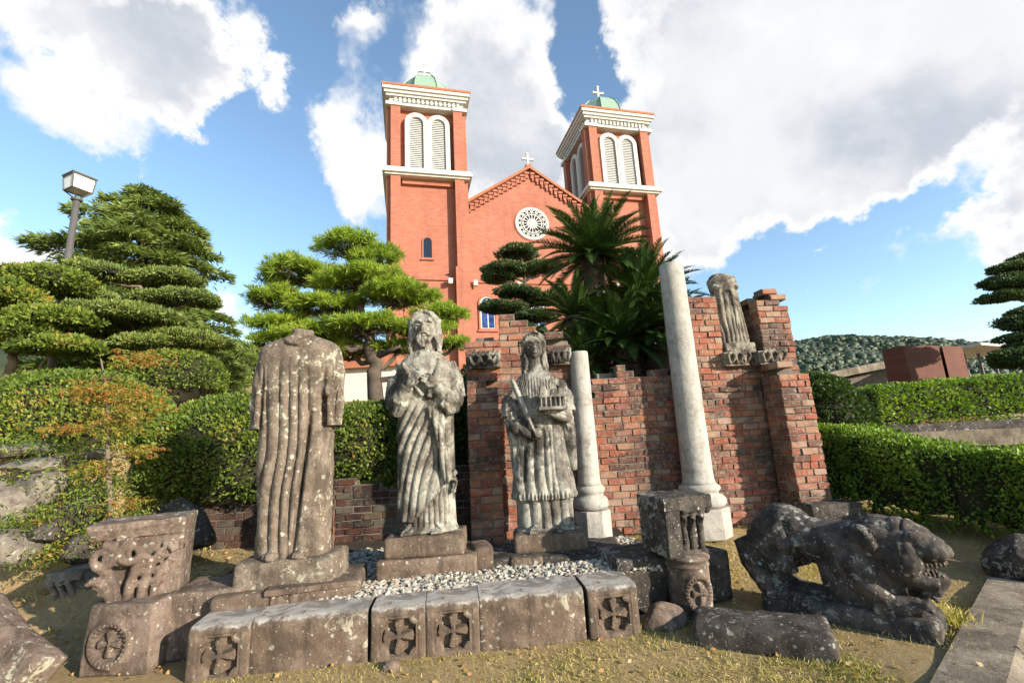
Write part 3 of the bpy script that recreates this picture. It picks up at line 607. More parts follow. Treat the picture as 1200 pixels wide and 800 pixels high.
def pad(L, c, r, n, size, seed, Rm=None, up=.9, mess=.55, asp=.35, bump=.3):
    """one clipped cloud of a pruned tree: domed above, flat below"""
    U_ = unit(rng.normal(size=(n, 3))); U_[:, 2] = np.where(U_[:, 2] < 0, U_[:, 2]*.28, U_[:, 2]); r = np.array(r, float)
    k = 1+bump*fbm(U_*2, 1.6, seed, 3)-rng.exponential(.08, n); P = U_*r*k[:, None]; D = unit(U_/r*r.mean()+np.array([0, 0, up])*(U_[:, 2:] > 0)+rng.normal(size=U_.shape)*mess)
    gap = rng.random(n) < np.clip(1.05+1.6*vnoise(P+np.array(c), 4.5, seed+9), .08, 1); P = P[gap]; D = D[gap]; n = len(P)
    if Rm is not None: P = P@Rm.T
    L.quads(P+np.array(c), D, size*rng.uniform(.6, 1.3, n), asp); L.core(c, r*.76, 22, True, .12, seed, Rm)
def limb(b, p, q, r0, r1, wob=.12, n=5, sides=7):
    p = np.array(p, float); q = np.array(q, float); pts = []; d = np.linalg.norm(q-p)
    for i in range(n+1):
        t = i/n; w = rng.normal(size=3)*wob*d*.25*math.sin(math.pi*t); pts.append(p+(q-p)*t+w)
    b.tube(pts, [r0+(r1-r0)*i/n for i in range(n+1)], sides); return pts
def cloud_tree(name, label, base, pads, mat, size, dens, cat='tree', bark='bark', tr=.12, trunk=None, group=None, mess=.55, asp=.35, up=.9):
    """pads: world (x,y,z,rx,ry,rz)"""
    base = np.array(base, float); t = thing(name, label, cat, tuple(base), group=group); L = Leaves(); b = MB()
    tp = [np.array(p, float)-base for p in (trunk or [base, (base[0], base[1], max(p[2] for p in pads)-.1)])]
    # finer trunk line
    T_ = []
    for i in range(len(tp)-1):
        for k in range(6): T_.append(tp[i]+(tp[i+1]-tp[i])*k/6+rng.normal(size=3)*tr*.15)
    T_.append(tp[-1]); b.tube(T_, [tr*(1-.75*i/len(T_)) for i in range(len(T_))], 9)
    tk = b.build('trunk', M[bark], t, True); br = MB()
    for i, p in enumerate(pads):
        c = np.array(p[:3])-base; pad(L, c, p[3:6], int(dens*p[3]*p[4]*3.2), size, i*7+3, roty(rng.normal()*.08), mess=mess, asp=asp, up=up)
        zt = c[2]-.15-.35*np.hypot(c[0], c[1]); k = int(np.argmin([abs(q[2]-zt) for q in T_])); limb(br, T_[k], c-[0, 0, p[5]*.2], tr*.42, tr*.14, .25)
        for j in range(4): a = rng.uniform(0, 6.28); limb(br, c-[0, 0, p[5]*.25], c+[p[3]*.6*math.cos(a), p[4]*.6*math.sin(a), -.02], tr*.15, tr*.05, .2, 3, 5)
    br.build('branch', M[bark], t, True); L.build('crown', M[mat], t); return t
# ---------------------------------------------------------------- brick ruins
BH, BL, JT = .083, .225, .012
def brick_mesh(parent, O, ang, parts, name='brickwork', seed=1, mat='brick'):
    """parts: (u0,u1,v0,v1,z0,top(u,v)) courses of single bricks, every brick its own island, over a recessed mortar bed"""
    rg = np.random.default_rng(seed); b = MB(); mo = MB(); c, s = math.cos(ang), math.sin(ang)
    def T(V): V = np.asarray(V, float); return np.stack([O[0]+V[:, 0]*c-V[:, 1]*s, O[1]+V[:, 0]*s+V[:, 1]*c, V[:, 2]], 1)
    for (u0, u1, v0, v1, z0, top) in parts:
        nv = max(1, round((v1-v0)/.2)); dv = (v1-v0)/nv; nr = int(6/BH)
        for r in range(nr):
            z = z0+r*BH; off = (r % 2)*BL/2+rg.normal()*.012
            for iv in range(nv):
                us = [u0]+[u for u in np.arange(u0+off+(0 if off > .05 else BL), u1-.04, BL)]+[u1]
                if rg.random() < .35: us = sorted(us+[u+BL/2 for u in us[1:-2] if rg.random() < .3])
                for a, e in zip(us[:-1], us[1:]):
                    if e-a < .03: continue
                    va = v0+iv*dv; ve = va+dv; um = (a+e)/2; tz = top(um, (va+ve)/2)
                    if z+BH*.5 > tz+rg.normal()*.045: continue
                    mo.box(a, e, va+(.014 if iv == 0 else 0), ve-(.014 if iv == nv-1 else 0), z, z+BH, 0, T)
                    if a == u0 or e == u1: pass
                    J = rg.normal(size=(8, 3))*.0035; push = float(np.clip(rg.normal()*.006-(rg.random() < .05)*.010, -.016, .005)); y = np.array([(x, yy, zz) for zz in (z+JT/2, z+BH-JT/2) for yy in (va+(push if iv == 0 else .004), ve-.004+(rg.normal()*.006 if iv == nv-1 else 0)) for x in (a+JT/2, e-JT/2)])
                    y[:, 0] += np.where(y[:, 0] < um, -1, 1)*(JT/2+.004)*((np.abs(y[:, 0]-u0) < .03) | (np.abs(y[:, 0]-u1) < .03))
                    b.add(T(y+J), [(0, 2, 3, 1), (4, 5, 7, 6), (0, 1, 5, 4), (2, 6, 7, 3), (0, 4, 6, 2), (1, 3, 7, 5)])
    P0 = np.array(parent.location)
    o = b.build(name, M[mat], parent, bevel=.006, T=lambda V: V-P0); mo.build('mortar', M['mortar'], parent, T=lambda V: V-P0+0)
    for f in (): pass
    return o
def prof(pts): 
    us = [p[0] for p in pts]; zs = [p[1] for p in pts]; return lambda u, v=0: float(np.interp(u, us, zs))
def step(pts):
    def f(u, v=0):
        z = pts[0][1]
        for a, zz in pts:
            if u >= a: z = zz
        return z
    return f
def sprig(mb, c, w, h, ang, n=3):
    """one carved leaf bracket: curling lobes round deep holes"""
    R_ = rotz(ang); tmp = MB()
    tmp.box(-w/2, w/2, .0, .12, -h*.5, -h*.36); tmp.box(-w/2+.01, w/2-.01, .02, .14, -h*.5, h*.45)
    for s in (-1, 0, 1):
        x = s*w*.31
        for k in (-1, 1):
            P_ = [(x+k*.01, -.02, -h*.34), (x+k*w*.10, -.05, -h*.12), (x+k*w*.15, -.06, h*.12), (x+k*w*.10, -.07, h*.32), (x+k*w*.03, -.08, h*.22)]; tmp.tube(P_, [.016, .02, .024, .024, .014], 7)
        tmp.ell((x, -.05, h*.42), (.03, .03, .026), 8); tmp.ell((x+w*.155, -.05, h*.40), (.028, .03, .03), 8)
    V = np.concatenate(tmp.V); mb.add(V@R_.T+np.array(c), tmp.F)
# A: broken pier behind the girl statue
A0 = (-.56, 5.33); wa = rad(2)
t = thing('ruined_brick_wall', 'narrow broken brick wall with a stepped peak and carved leaf brackets behind the statue of the girl', 'wall', (A0[0], A0[1], .2), group=None)
brick_mesh(t, A0, wa, [(0, .42, 0, .42, .2, step([(0, 2.42), (.06, 2.62), (.3, 2.66)])), (.42, .86, .05, .42, .2, step([(0, 2.86), (.5, 2.98), (.62, 2.9), (.72, 2.74)])), (.86, 1.26, .04, .42, .2, step([(0, 2.62), (1.02, 2.66), (1.15, 2.58)])), (.02, .36, -.22, 0, .2, step([(0, 2.02), (.08, 2.12), (.28, 2.05)]))], seed=11)
for c_, w_ in (((-.33, 5.25, 2.36), .36), ((.56, 5.30, 2.36), .22)):
    m_ = MB(); sprig(m_, (0, 0, 0), w_, .19, wa); o = sculpt(m_, 'carved_bracket', M['jesus'], t, .008, .004); o.location = np.array(c_)-np.array(t.location); o['label'] = 'pale carved leaf bracket'
# B: long low wall
t = thing('ruined_brick_wall', 'low orange brick wall with a ragged top running between the short column and the tall column', 'wall', (.66, 5.86, .15))
brick_mesh(t, (.68, 5.86), rad(3), [(0, 1.75, 0, .34, .15, step([(0, 1.98), (.28, 2.04), (.38, 2.1), (.48, 2.19), (.66, 2.27), (.82, 2.2), (.9, 2.12), (1.02, 2.06), (1.12, 2.14), (1.35, 2.08), (1.5, 2.0)]))], seed=5)
# C: tall ruined corner with niche for the upper statue
TA = rad(7); T0 = (2.42, 6.05)
t = thing('ruined_brick_wall', 'tall jagged red brick ruin with a stepped pier and a ledge carrying the small upper statue', 'wall', (T0[0], T0[1], .15))
brick_mesh(t, T0, TA, [
    (0, .44, 0, .5, .15, step([(0, 3.22), (.08, 3.3), (.16, 3.16), (.2, 3.22), (.27, 3.28), (.36, 3.2)])),
    (.44, 1.0, 0, .5, .15, step([(0, 2.42)])),
    (1.0, 1.45, -.06, .5, .15, step([(0, 3.12), (1.06, 3.24), (1.14, 3.30), (1.28, 3.20), (1.36, 3.08), (1.41, 2.9)])),
    (.88, 1.28, -.42, -.06, .15, step([(0, 2.04), (.95, 2.18), (1.16, 2.1), (1.22, 2.0)])),
    (1.28, 1.42, -.26, -.06, .15, step([(0, 1.35), (1.36, 1.1)])),
], seed=3)
for c_, w_ in (((2.98, 6.02, 2.33), .34), ((3.46, 6.05, 2.33), .36)):
    m_ = MB(); sprig(m_, (0, 0, 0), w_, .20, TA); o = sculpt(m_, 'carved_bracket', M['upper'], t, .008, .004); o.location = np.array(c_)-np.array(t.location); o['label'] = 'grey carved leaf bracket'
# D: old wall, shade painted into its bricks, holding the bank behind the statues
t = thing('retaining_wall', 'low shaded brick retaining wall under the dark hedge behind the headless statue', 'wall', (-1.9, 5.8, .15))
brick_mesh(t, (-4.3, 5.86), rad(0), [(0, 3.8, 0, .25, .15, step([(0, .88), (.7, .95), (1.3, 1.03), (2.2, .98), (2.9, 1.05)]))], seed=9, mat='shade_brick')
t = thing('brick_pier', 'short sunlit orange brick pier left of the headless statue', 'pier', (-2.62, 5.3, .2))
brick_mesh(t, (-2.62, 5.3), rad(5), [(0, .42, 0, .4, .2, step([(0, .95), (.2, 1.06)]))], seed=19)

# ---------------------------------------------------------------- columns
def column(label, c, z0, r0, r1, ztop, plh, hexa=6):
    t = thing('stone_column', label, 'column', (c[0], c[1], z0)); zt = ztop-z0
    b = MB(); k = .92; zb = plh
    n = 48; prof_ = [(r0*1.12, zb+.26), (r0*1.02, zb+.30), (r0, zb+.36)]+[(r0+(r1-r0)*i/8, zb+.36+(zt-zb-.38)*i/8) for i in range(1, 9)]+[(r1*.97, zt)]
    b.lathe(prof_, n); o = b.build('shaft', M['column'], t, True); chip(o, .004, 5)
    b = MB(); b.lathe([(r0*1.3, zb), (r0*1.52, zb+.015), (r0*1.62, zb+.05), (r0*1.6, zb+.09), (r0*1.45, zb+.125), (r0*1.2, zb+.14), (r0*1.18, zb+.165), (r0*1.28, zb+.18), (r0*1.36, zb+.205), (r0*1.3, zb+.235), (r0*1.15, zb+.25), (r0*1.1, zb+.262)], n)
    o = b.build('base_moulding', M['column'], t, True); chip(o, .005, 7)
    b = MB(); R_ = r0*1.72; pl = [(R_*math.cos(math.pi/8+math.pi*i/4), R_*math.sin(math.pi/8+math.pi*i/4)) for i in range(8)]
    b.prism(pl, 0, plh-.002); o = b.build('plinth', M['column'], t, bevel=.02); return t
def chip(o, a, s, sc=9):
    me = o.data; n = len(me.vertices); V = np.empty(n*3); me.vertices.foreach_get('co', V); V = V.reshape(-1, 3); Nn = np.empty(n*3); me.vertices.foreach_get('normal', Nn); Nn = Nn.reshape(-1, 3)
    V += Nn*(fbm(V, sc, s, 3)*a)[:, None]; me.vertices.foreach_set('co', V.astype(np.float32).ravel()); me.update()
column('short broken pale stone column in front of the low brick wall', (.79, 5.4), .33, .125, .112, 2.42, .30)
column('tall pale stone column rising above the brick ruins', (2.16, 5.75), .2, .178, .152, 3.58, .34)

# ---------------------------------------------------------------- cut stones
def rough_box(name, size, mat, parent=None, seed=1, amp=.012, bev=.02, res=.03, T=None, chipc=.03):
    """a hewn block: finely divided box, worn edges and corners"""
    w, d, h = size; nx, ny, nz = [max(2, int(v/res)) for v in size]; bm = bmesh.new(); V = []; idx = {}
    def vid(i, j, k):
        key = (i, j, k)
        if key not in idx: idx[key] = len(V); V.append((w*(i/nx-.5), d*(j/ny-.5), h*k/nz))
        return idx[key]
    F_ = []
    for i in range(nx):
        for j in range(ny): F_ += [(vid(i, j, 0), vid(i, j+1, 0), vid(i+1, j+1, 0), vid(i+1, j, 0)), (vid(i, j, nz), vid(i+1, j, nz), vid(i+1, j+1, nz), vid(i, j+1, nz))]
    for i in range(nx):
        for k in range(nz): F_ += [(vid(i, 0, k), vid(i+1, 0, k), vid(i+1, 0, k+1), vid(i, 0, k+1)), (vid(i, ny, k), vid(i, ny, k+1), vid(i+1, ny, k+1), vid(i+1, ny, k))]
    for j in range(ny):
        for k in range(nz): F_ += [(vid(0, j, k), vid(0, j, k+1), vid(0, j+1, k+1), vid(0, j+1, k)), (vid(nx, j, k), vid(nx, j+1, k), vid(nx, j+1, k+1), vid(nx, j, k+1))]
    V = np.array(V); bm.free(); hs = np.array([w/2, d/2, h/2]); Q = V-[0, 0, h/2]
    # rounding towards the inner box, wider where the stone is chipped
    rr = bev*(1+1.6*np.clip(fbm(V+seed*3.1, 5, seed, 3), -.4, 1)); inner = np.clip(Q, -(hs-rr[:, None]), hs-rr[:, None]); dv = Q-inner; ln = np.linalg.norm(dv, axis=1)+1e-9
    Q = inner+dv*np.minimum(1, rr/ln)[:, None]; dirn = unit(Q/hs)
    Q = Q+dirn*(fbm(V+seed*1.7, 3.5, seed+2, 4)*amp)[:, None]; V = Q+[0, 0, h/2]
    if T is not None: V = T(V)
    return mesh_np(name, V, np.array(F_), M[mat] if isinstance(mat, str) else mat, parent, True)
def block(name, label, cat, c, size, rz, mat, seed, group=None, rot=None, **k):
    o = rough_box(name, size, mat, None, seed, **k); o.location = c; o.rotation_euler = rot if rot else (0, 0, rz); return tag(o, label, cat, group)
def boulder(name, label, cat, c, r, mat, seed, flat=.25, rz=0, group=None, cuts=7):
    bm = bmesh.new(); bmesh.ops.create_icosphere(bm, subdivisions=5, radius=1); V = np.array([v.co for v in bm.verts]); rg = np.random.default_rng(seed)
    for _ in range(cuts):
        n = unit(rg.normal(size=(1, 3)))[0]; dd = rg.uniform(.55, .85); s = V@n; V = V-np.outer(np.maximum(0, s-dd), n)*.92
    V = V*(1+.10*fbm(V, 1.6, seed, 3)+.03*fbm(V, 7, seed+1, 3))[:, None]
    for v, q in zip(bm.verts, V): v.co = q*np.array(r)
    me = bpy.data.meshes.new(name); bm.to_mesh(me); bm.free(); me.materials.append(M[mat]); me.polygons.foreach_set('use_smooth', np.ones(len(me.polygons), bool))
    o = bpy.data.objects.new(name, me); S.collection.objects.link(o); o.location = c; o.rotation_euler = (0, 0, rz); return tag(o, label, cat, group)

# kerb stones: a profile with a rounded shoulder; the crossed ones carry a sunk quatrefoil with a cross
def smin(a, b, k): h = np.clip(.5+.5*(b-a)/k, 0, 1); return b*(1-h)+a*h-k*h*(1-h)
def cross_relief(u, z, w, h):
    """depth (m, negative is sunk) of the cross panel at (u,z) measured from the panel centre"""
    a = w/2; X = np.abs(u); Zz = np.abs(z)
    sq = np.maximum(X, Zz)-a*.80
    cut = a*.30-np.hypot(X-a*.80, Zz-a*.80)            # corner cusps stay up
    hole = np.maximum(sq, cut)
    arm = np.minimum(np.maximum(X-(.095*a+.24*Zz), Zz+.35*X-a*.78), np.maximum(Zz-(.095*a+.24*X), X+.35*Zz-a*.78))
    boss = np.hypot(X, Zz)-a*.15
    crs = np.minimum(arm, boss)
    sunk = -.060*np.clip(-hole/.008, 0, 1); rise = .048*np.clip(-crs/.007, 0, 1)*(hole < 0)
    rim = -.006*((np.maximum(X, Zz) < a*.93) & (hole > -.0))
    return sunk+rise+rim
def kerb_stone(name, label, u0, u1, crossed, proud, seed, H=.345, D=.36, cu=None):
    Lw = u1-u0; t = thing(name, label, 'kerb stone', tuple(KO+KU*(u0+u1)/2), KA)
    nu = max(8, int(Lw/.0065)) if crossed else max(20, int(Lw/.02)); pr = []
    for k in range(60 if crossed else 24): pr.append((0, H*.86*k/(59 if crossed else 23)))
    for k in range(1, 9): a = math.pi/2*k/8; pr.append((.06*(1-math.cos(a)), H*.86+H*.14*math.sin(a)))
    for k in range(1, 12): pr.append((.06+(D-.06)*k/11, H))
    pr = np.array(pr); us = np.linspace(-Lw/2, Lw/2, nu+1); n = len(pr)
    U_, K_ = np.meshgrid(us, np.arange(n), indexing='ij'); Y_ = pr[K_, 0]; Z_ = pr[K_, 1]
    ed = np.minimum(U_+Lw/2, Lw/2-U_); Y_ = Y_+.007*np.exp(-ed/.007); 
    P = np.stack([U_, Y_-proud, Z_], -1).reshape(-1, 3)
    if crossed:
        pw = .295; g = cross_relief(P[:, 0]-(cu or 0), P[:, 2]-.150, pw, pw); P[:, 1] -= g
    P[:, 1] += fbm(P+seed, 5, seed, 4)*.0035; P[:, 2] += fbm(P+seed*2, 4, seed+3, 3)*.008*(P[:, 2] > H*.7)
    F_ = []
    for i in range(nu):
        for k in range(n-1): F_.append((i*n+k, (i+1)*n+k, (i+1)*n+k+1, i*n+k+1))
    V = [tuple(p) for p in P]; nb = len(V)
    for i in range(nu+1): V.append((us[i], D, -.05))       # back bottom edge
    for i in range(nu+1): V.append((us[i], -proud+.01, -.05))
    for i in range(nu): F_ += [(i*n+n-1, (i+1)*n+n-1, nb+i+1, nb+i), (nb+nu+1+i, nb+nu+2+i, (i+1)*n, i*n)]
    for i, r_ in ((0, 1), (nu, 0)):
        f = [i*n+k for k in range(n)]+[nb+i, nb+nu+1+i]; F_.append(tuple(f if r_ else f[::-1]))
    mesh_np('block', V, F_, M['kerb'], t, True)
    bpy_fix(t); return t
def bpy_fix(t):
    for c in t.children:
        bm = bmesh.new(); bm.from_mesh(c.data); bmesh.ops.recalc_face_normals(bm, faces=bm.faces)
        for e in bm.edges: 
            if len(e.link_faces) == 2 and e.calc_face_angle(0) > rad(55): e.smooth = False
        bm.to_mesh(c.data); bm.free()
KA = math.atan2(3.75-3.38, .82+1.87); KU = np.array([math.cos(KA), math.sin(KA), 0]); KO = np.array([-1.87, 3.38, 0])
def uk(x, y): P = PZ(x, y, 0); return float((P-KO)@KU)
# ---------------------------------------------------------------- carved figures
def loftz(mb, rows, n=72, p=2.4):
    """rows (z,cx,cy,rx,ry): superelliptic sections"""
    zs = [r[0] for r in rows]; m_ = 60; V = []; F_ = []
    Zs = np.linspace(zs[0], zs[-1], m_); A = np.array(rows, float)
    for z in Zs:
        cx, cy, rx, ry = [np.interp(z, A[:, 0], A[:, i]) for i in (1, 2, 3, 4)]
        for k in range(n):
            t = 2*math.pi*k/n; c, s = math.cos(t), math.sin(t); V.append((cx+rx*abs(c)**(2/p)*np.sign(c), cy+ry*abs(s)**(2/p)*np.sign(s), z))
    for i in range(m_-1):
        for k in range(n): F_.append((i*n+k, i*n+(k+1) % n, (i+1)*n+(k+1) % n, (i+1)*n+k))
    F_.append(tuple(range(n))[::-1]); F_.append(tuple((m_-1)*n+k for k in range(n))); mb.add(V, F_)
def head(mb, c, s, beard=False):
    """s: half height of the face; looks to -y. returns dents for the eye hollows and mouth"""
    c = np.array(c, float); q = lambda x, y, z: tuple(c+s*np.array([x, y, z]))
    mb.ell(q(0, .08, .22), (.76*s, .80*s, .80*s), 20); mb.ell(q(0, -.10, -.20), (.62*s, .62*s, .76*s), 20); mb.ell(q(0, -.34, -.72), (.24*s, .26*s, .22*s), 12)
    mb.tube([q(0, -.66, .28), q(0, -.80, .02), q(0, -.93, -.16)], [.07*s, .10*s, .13*s], 8); mb.ell(q(0, -.84, -.19), (.15*s, .11*s, .08*s), 10)
    for k in (-1, 1):
        mb.tube([q(k*.12, -.70, .30), q(k*.30, -.70, .36), q(k*.50, -.56, .28)], [.07*s, .08*s, .05*s], 7); mb.ell(q(k*.28, -.60, .12), (.13*s, .10*s, .075*s), 10); mb.ell(q(k*.38, -.48, -.14), (.2*s, .18*s, .2*s), 10)
        mb.ell(q(k*.68, .06, .02), (.07*s, .14*s, .2*s), 10)
        mb.tube([q(0, -.73, -.38+.0), q(k*.12, -.71, -.39), q(k*.24, -.62, -.42)], [.06*s, .055*s, .03*s], 6)
    mb.tube([q(-.2, -.64, -.52), q(0, -.71, -.51), q(.2, -.64, -.52)], [.035*s, .065*s, .035*s], 6)
    d = [(q(k*.27, -.68, .21), (.15*s, .2*s, .075*s), (0, .10*s, 0)) for k in (-1, 1)]+[(q(k*.27, -.68, .02), (.13*s, .2*s, .05*s), (0, .05*s, 0)) for k in (-1, 1)]
    d += [(q(0, -.74, -.445), (.2*s, .2*s, .028*s), (0, .07*s, 0)), (q(0, -.66, -.62), (.2*s, .15*s, .05*s), (0, .03*s, 0))]
    if beard:
        for k in (-1, 0, 1): mb.tube([q(k*.30, -.50, -.50), q(k*.22, -.56, -.85), q(k*.10, -.52, -1.20)], [.22*s, .20*s, .07*s], 9)
        for k in (-1, 1): mb.tube([q(k*.03, -.80, -.32), q(k*.22, -.72, -.40), q(k*.36, -.58, -.62)], [.06*s, .075*s, .05*s], 7)
        for k in (-1, 1): mb.tube([q(k*.56, -.2, -.1), q(k*.48, -.38, -.5), q(k*.28, -.5, -.9)], [.12*s, .15*s, .10*s], 8)
    return d
def hair(mb, c, s, length, wave=.06):
    c = np.array(c, float); q = lambda x, y, z: tuple(c+s*np.array([x, y, z]))
    mb.ell(q(0, .22, .32), (.90*s, .86*s, .86*s), 22)
    for k in (-1, 1):
        mb.tube([q(k*.04, -.50, 1.00), q(k*.46, -.42, .78), q(k*.74, -.26, .30)], [.13*s, .17*s, .16*s], 9)
        for j, (a, b_) in enumerate(((.68, -.20), (.78, .0), (.74, .25))):
            pts = []
            for i in range(9): u = i/8; pts.append(q(k*(a+.10*u+wave*math.sin(u*9+j*2)), b_+.05*math.sin(u*7+j)-.0*u, .55-u*length))
            mb.tube(pts, [(.19-.07*i/8)*s for i in range(9)], 9)
    mb.tube([q(0, .50, .5), q(0, .50, -.3), q(0, .45, -1.1)], [.8*s, .78*s, .62*s], 14)
    for k in (-1, 1): mb.tube([q(k*.55, .05, .6), q(k*.62, .10, 0), q(k*.62, .15, -.6), q(k*.5, .2, -1.2)], [.32*s, .32*s, .34*s, .3*s], 10)
def hand(mb, w, d, n, L=.19, curl=.5, side=1, r=.0125):
    """wrist w, direction d, back-of-hand normal n: palm, four unequal bent fingers, thumb from the side of the palm"""
    w = np.array(w, float); d = np.array(d, float); d /= np.linalg.norm(d); n = np.array(n, float); n -= d*(n@d); n /= np.linalg.norm(n); s = np.cross(d, n)*side
    pl_ = L*.46; mb.tube([w-d*.02, w+d*pl_*.5, w+d*pl_], [.030, .036, .034], 10); 
    for k in (-1, 1): mb.tube([w+s*k*.012, w+d*pl_*.6+s*k*.024, w+d*pl_+s*k*.026], [.022, .021, .018], 8)
    for i, (o, l) in enumerate(((-.042, .42), (-.015, .52), (.013, .50), (.040, .38))):
        p0 = w+d*pl_*.92+s*o; a = curl*.5; p = [p0]; dr = d.copy(); l_ = L*l
        for f_ in (.42, .32, .26):
            dr = d*math.cos(a)-n*math.sin(a); p.append(p[-1]+dr*l_*f_); a += curl*.75
        mb.tube(p, [r, r*.98, r*.9, r*.75], 7)
    t0 = w+d*pl_*.25-s*.030; mb.tube([t0, t0+d*.035-s*.025-n*.01, t0+d*.065-s*.022-n*.03], [.017, .015, .011], 7)
def foot(mb, c, L=.24, rz=0.):
    c = np.array(c, float); R_ = rotz(rz); q = lambda x, y, z: tuple(R_@np.array([x, y, z])+c)
    mb.tube([q(0, .12, .05), q(0, 0, .05), q(0, -.08, .035)], [.05, .05, .045], 10)
    for i, (x, l) in enumerate(((-.038, .055), (-.016, .05), (.003, .044), (.021, .037), (.038, .03))): mb.tube([q(x, -.09, .028), q(x*1.1, -.09-l*.6, .03), q(x*1.1, -.09-l, .018)], [.016-.002*i, .0145-.0015*i, .011-.001*i], 7)
ridge = lambda s, p=.55: np.abs(np.cos(s))**p
def horiz(N_): H = N_.copy(); H[:, 2] *= .2; return H
# ---- headless bishop-like figure, far left
t = thing('headless_statue', 'large headless brown robed stone statue with wide broken sleeves, leftmost of the standing figures', 'statue', (-1.90, 4.02, .33), rad(4))
b = MB(); zb_ = .29
loftz(b, [(zb_, 0, 0, .325, .17), (zb_+.3, 0, 0, .32, .175), (zb_+.8, 0, 0, .325, .18), (zb_+1.1, 0, 0, .335, .185), (zb_+1.35, 0, 0, .345, .19), (zb_+1.58, 0, .0, .385, .18), (zb_+1.69, 0, .0, .385, .165), (zb_+1.755, 0, 0, .355, .145), (zb_+1.79, 0, .0, .29, .125), (zb_+1.82, 0, 0, .19, .11), (zb_+1.84, 0, 0, .12, .10)], p=2.9)
b.tube([(0, 0, zb_+1.75), (0.01, -.01, zb_+1.90)], [.125, .10], 14)
for k in (-1, 1):   # sleeves hanging open at the elbow
    b.tube([(k*.29, 0, zb_+1.67), (k*.335, -.01, zb_+1.50), (k*.345, -.04, zb_+1.25), (k*.345, -.05, zb_+1.03)], [.105, .10, .098, .085], 16)
b.ell((.30, -.14, zb_+1.33), (.05, .05, .06), 12); b.tube([(-.12, -.10, zb_+1.80), (-.06, -.155, zb_+1.765), (.03, -.165, zb_+1.745), (.12, -.10, zb_+1.80)], .022, 8)
b.tube([(-.30, -.05, zb_+1.60), (-.235, -.14, zb_+1.45), (-.25, -.16, zb_+1.35)], .018, 7)
for k in (-1, 1): b.ell((k*.12, -.16, zb_+.03), (.07, .09, .04), 12)
def cv(V, N_):
    x, z = V[:, 0], V[:, 2]-zb_; front = (V[:, 1] < .05)
    amp = .021*ss(z, 1.72, 1.2)*(1-ss(np.abs(x), .29, .33)*(z > .95))*(z > .02); amp = .024*(1-ss(z, 1.15, 1.74))*(1-ss(np.abs(x), .285, .325)*(z > .95))
    s = (x+.014*np.sin(2.6*z+1)+.008*np.sin(5*z))*math.pi/.098+.9*np.sin(x*11)+.8*vnoise(V, 2.6, 3); right = ss(x-(.045+.1*z/1.05), 0, .03)*(z < 1.15)
    g = 1.35*amp*(ridge(s, .6)-.6)*(1-.75*right)*(1+.5*vnoise(V, 3.2, 8))
    x0 = .045+.10*z/1.0; g = g-.062*np.exp(-((x-x0)/.018)**2)*(1-ss(z, 1.02, 1.22))*ss(z, .0, .1)*front
    for k in (-1, 1): # hollow sleeve mouths, groove between sleeve and body
        g = g-.055*np.exp(-((x-k*.355)/.026)**4-((z-1.20)/.15)**4)*front-.05*np.exp(-((x-k*.262)/.013)**2)*ss(z, .98, 1.05)*(1-ss(z, 1.35, 1.6))*front
    g = g-.014*np.exp(-((z-.98)/.012)**2)*(np.abs(x) > .24)
    return V+horiz(N_)*g[:, None]
b.V = [v*np.array([.90, 1, 1]) for v in b.V]
sculpt(b, 'figure', M['headless'], t, .0072, .006, (), cv, 1, 21)
rough_box('plinth', (.76, .46, .30), M['headless'], t, 3, .014, .03).location = (0.01, 0, 0)
block('base_stone', 'fluted half round stone slab under the headless statue with small arched notches', 'base stone', (-1.86, 4.0, .315), (1.05, .60, .12), rad(12), 'kerb', 12, bev=.035)
o = bpy.data.objects['base_stone']; 
block('base_stone', 'small square stone left of the slab under the headless statue', 'base stone', (-2.36, 3.86, .315), (.34, .26, .115), rad(18), 'cap', 13)
t = thing('carved_arch_slab', 'row of small pointed arch niches on the front edge of the slab before the headless statue', 'carved slab', (-1.62, 3.76, .325), rad(14))
b = MB(); 
for i in range(5): b.tube([(-.28+i*.13, 0, 0), (-.28+i*.13, 0, .10)], .018, 8)
b.box(-.33, .33, -.03, .12, .085, .13); b.box(-.33, .33, .045, .12, 0, .09)
for i in range(4): b.tube([(-.265+i*.13, -.0, .05), (-.22+i*.13, -.0, .095), (-.17+i*.13, -.0, .05)], .014, 6)
sculpt(b, 'stone', M['kerb'], t, .007, .004)
# ---- bearded figure
t = thing('bearded_statue', 'grey stone statue of a bearded man in a draped robe, hands on chest', 'statue', (-.87, 4.45, .50), rad(3))
b = MB(); z0 = .17
loftz(b, [(z0, 0, 0, .285, .17), (z0+.15, 0, 0, .275, .165), (z0+.5, .0, 0, .265, .17), (z0+.9, 0, 0, .265, .175), (z0+1.1, 0, 0, .265, .18), (z0+1.35, 0, 0, .285, .18), (z0+1.52, 0, 0, .275, .165), (z0+1.61, 0, .01, .21, .14), (z0+1.67, 0, .01, .12, .11), (z0+1.72, 0, .01, .08, .08)], p=2.3)
hc = (0.005, -.03, z0+1.90); b.tube([(0, 0, z0+1.6), (0, -.01, z0+1.8)], [.10, .085], 12)
dn = head(b, hc, .168, True); hair(b, hc, .168, 2.0)
for k in (-1, 1):
    b.tube([(k*.21, 0, z0+1.53), (k*.28, -.01, z0+1.38), (k*.305, -.03, z0+1.20)], [.095, .09, .085], 14)
    b.tube([(k*.30, -.04, z0+1.17), (k*.22, -.17, z0+1.21), (k*.13, -.235, z0+1.31)], [.09, .075, .06], 12)
    b.tube([(k*.29, -.06, z0+1.10), (k*.25, -.14, z0+1.08), (k*.17, -.20, z0+1.16)], [.05, .05, .04], 9)
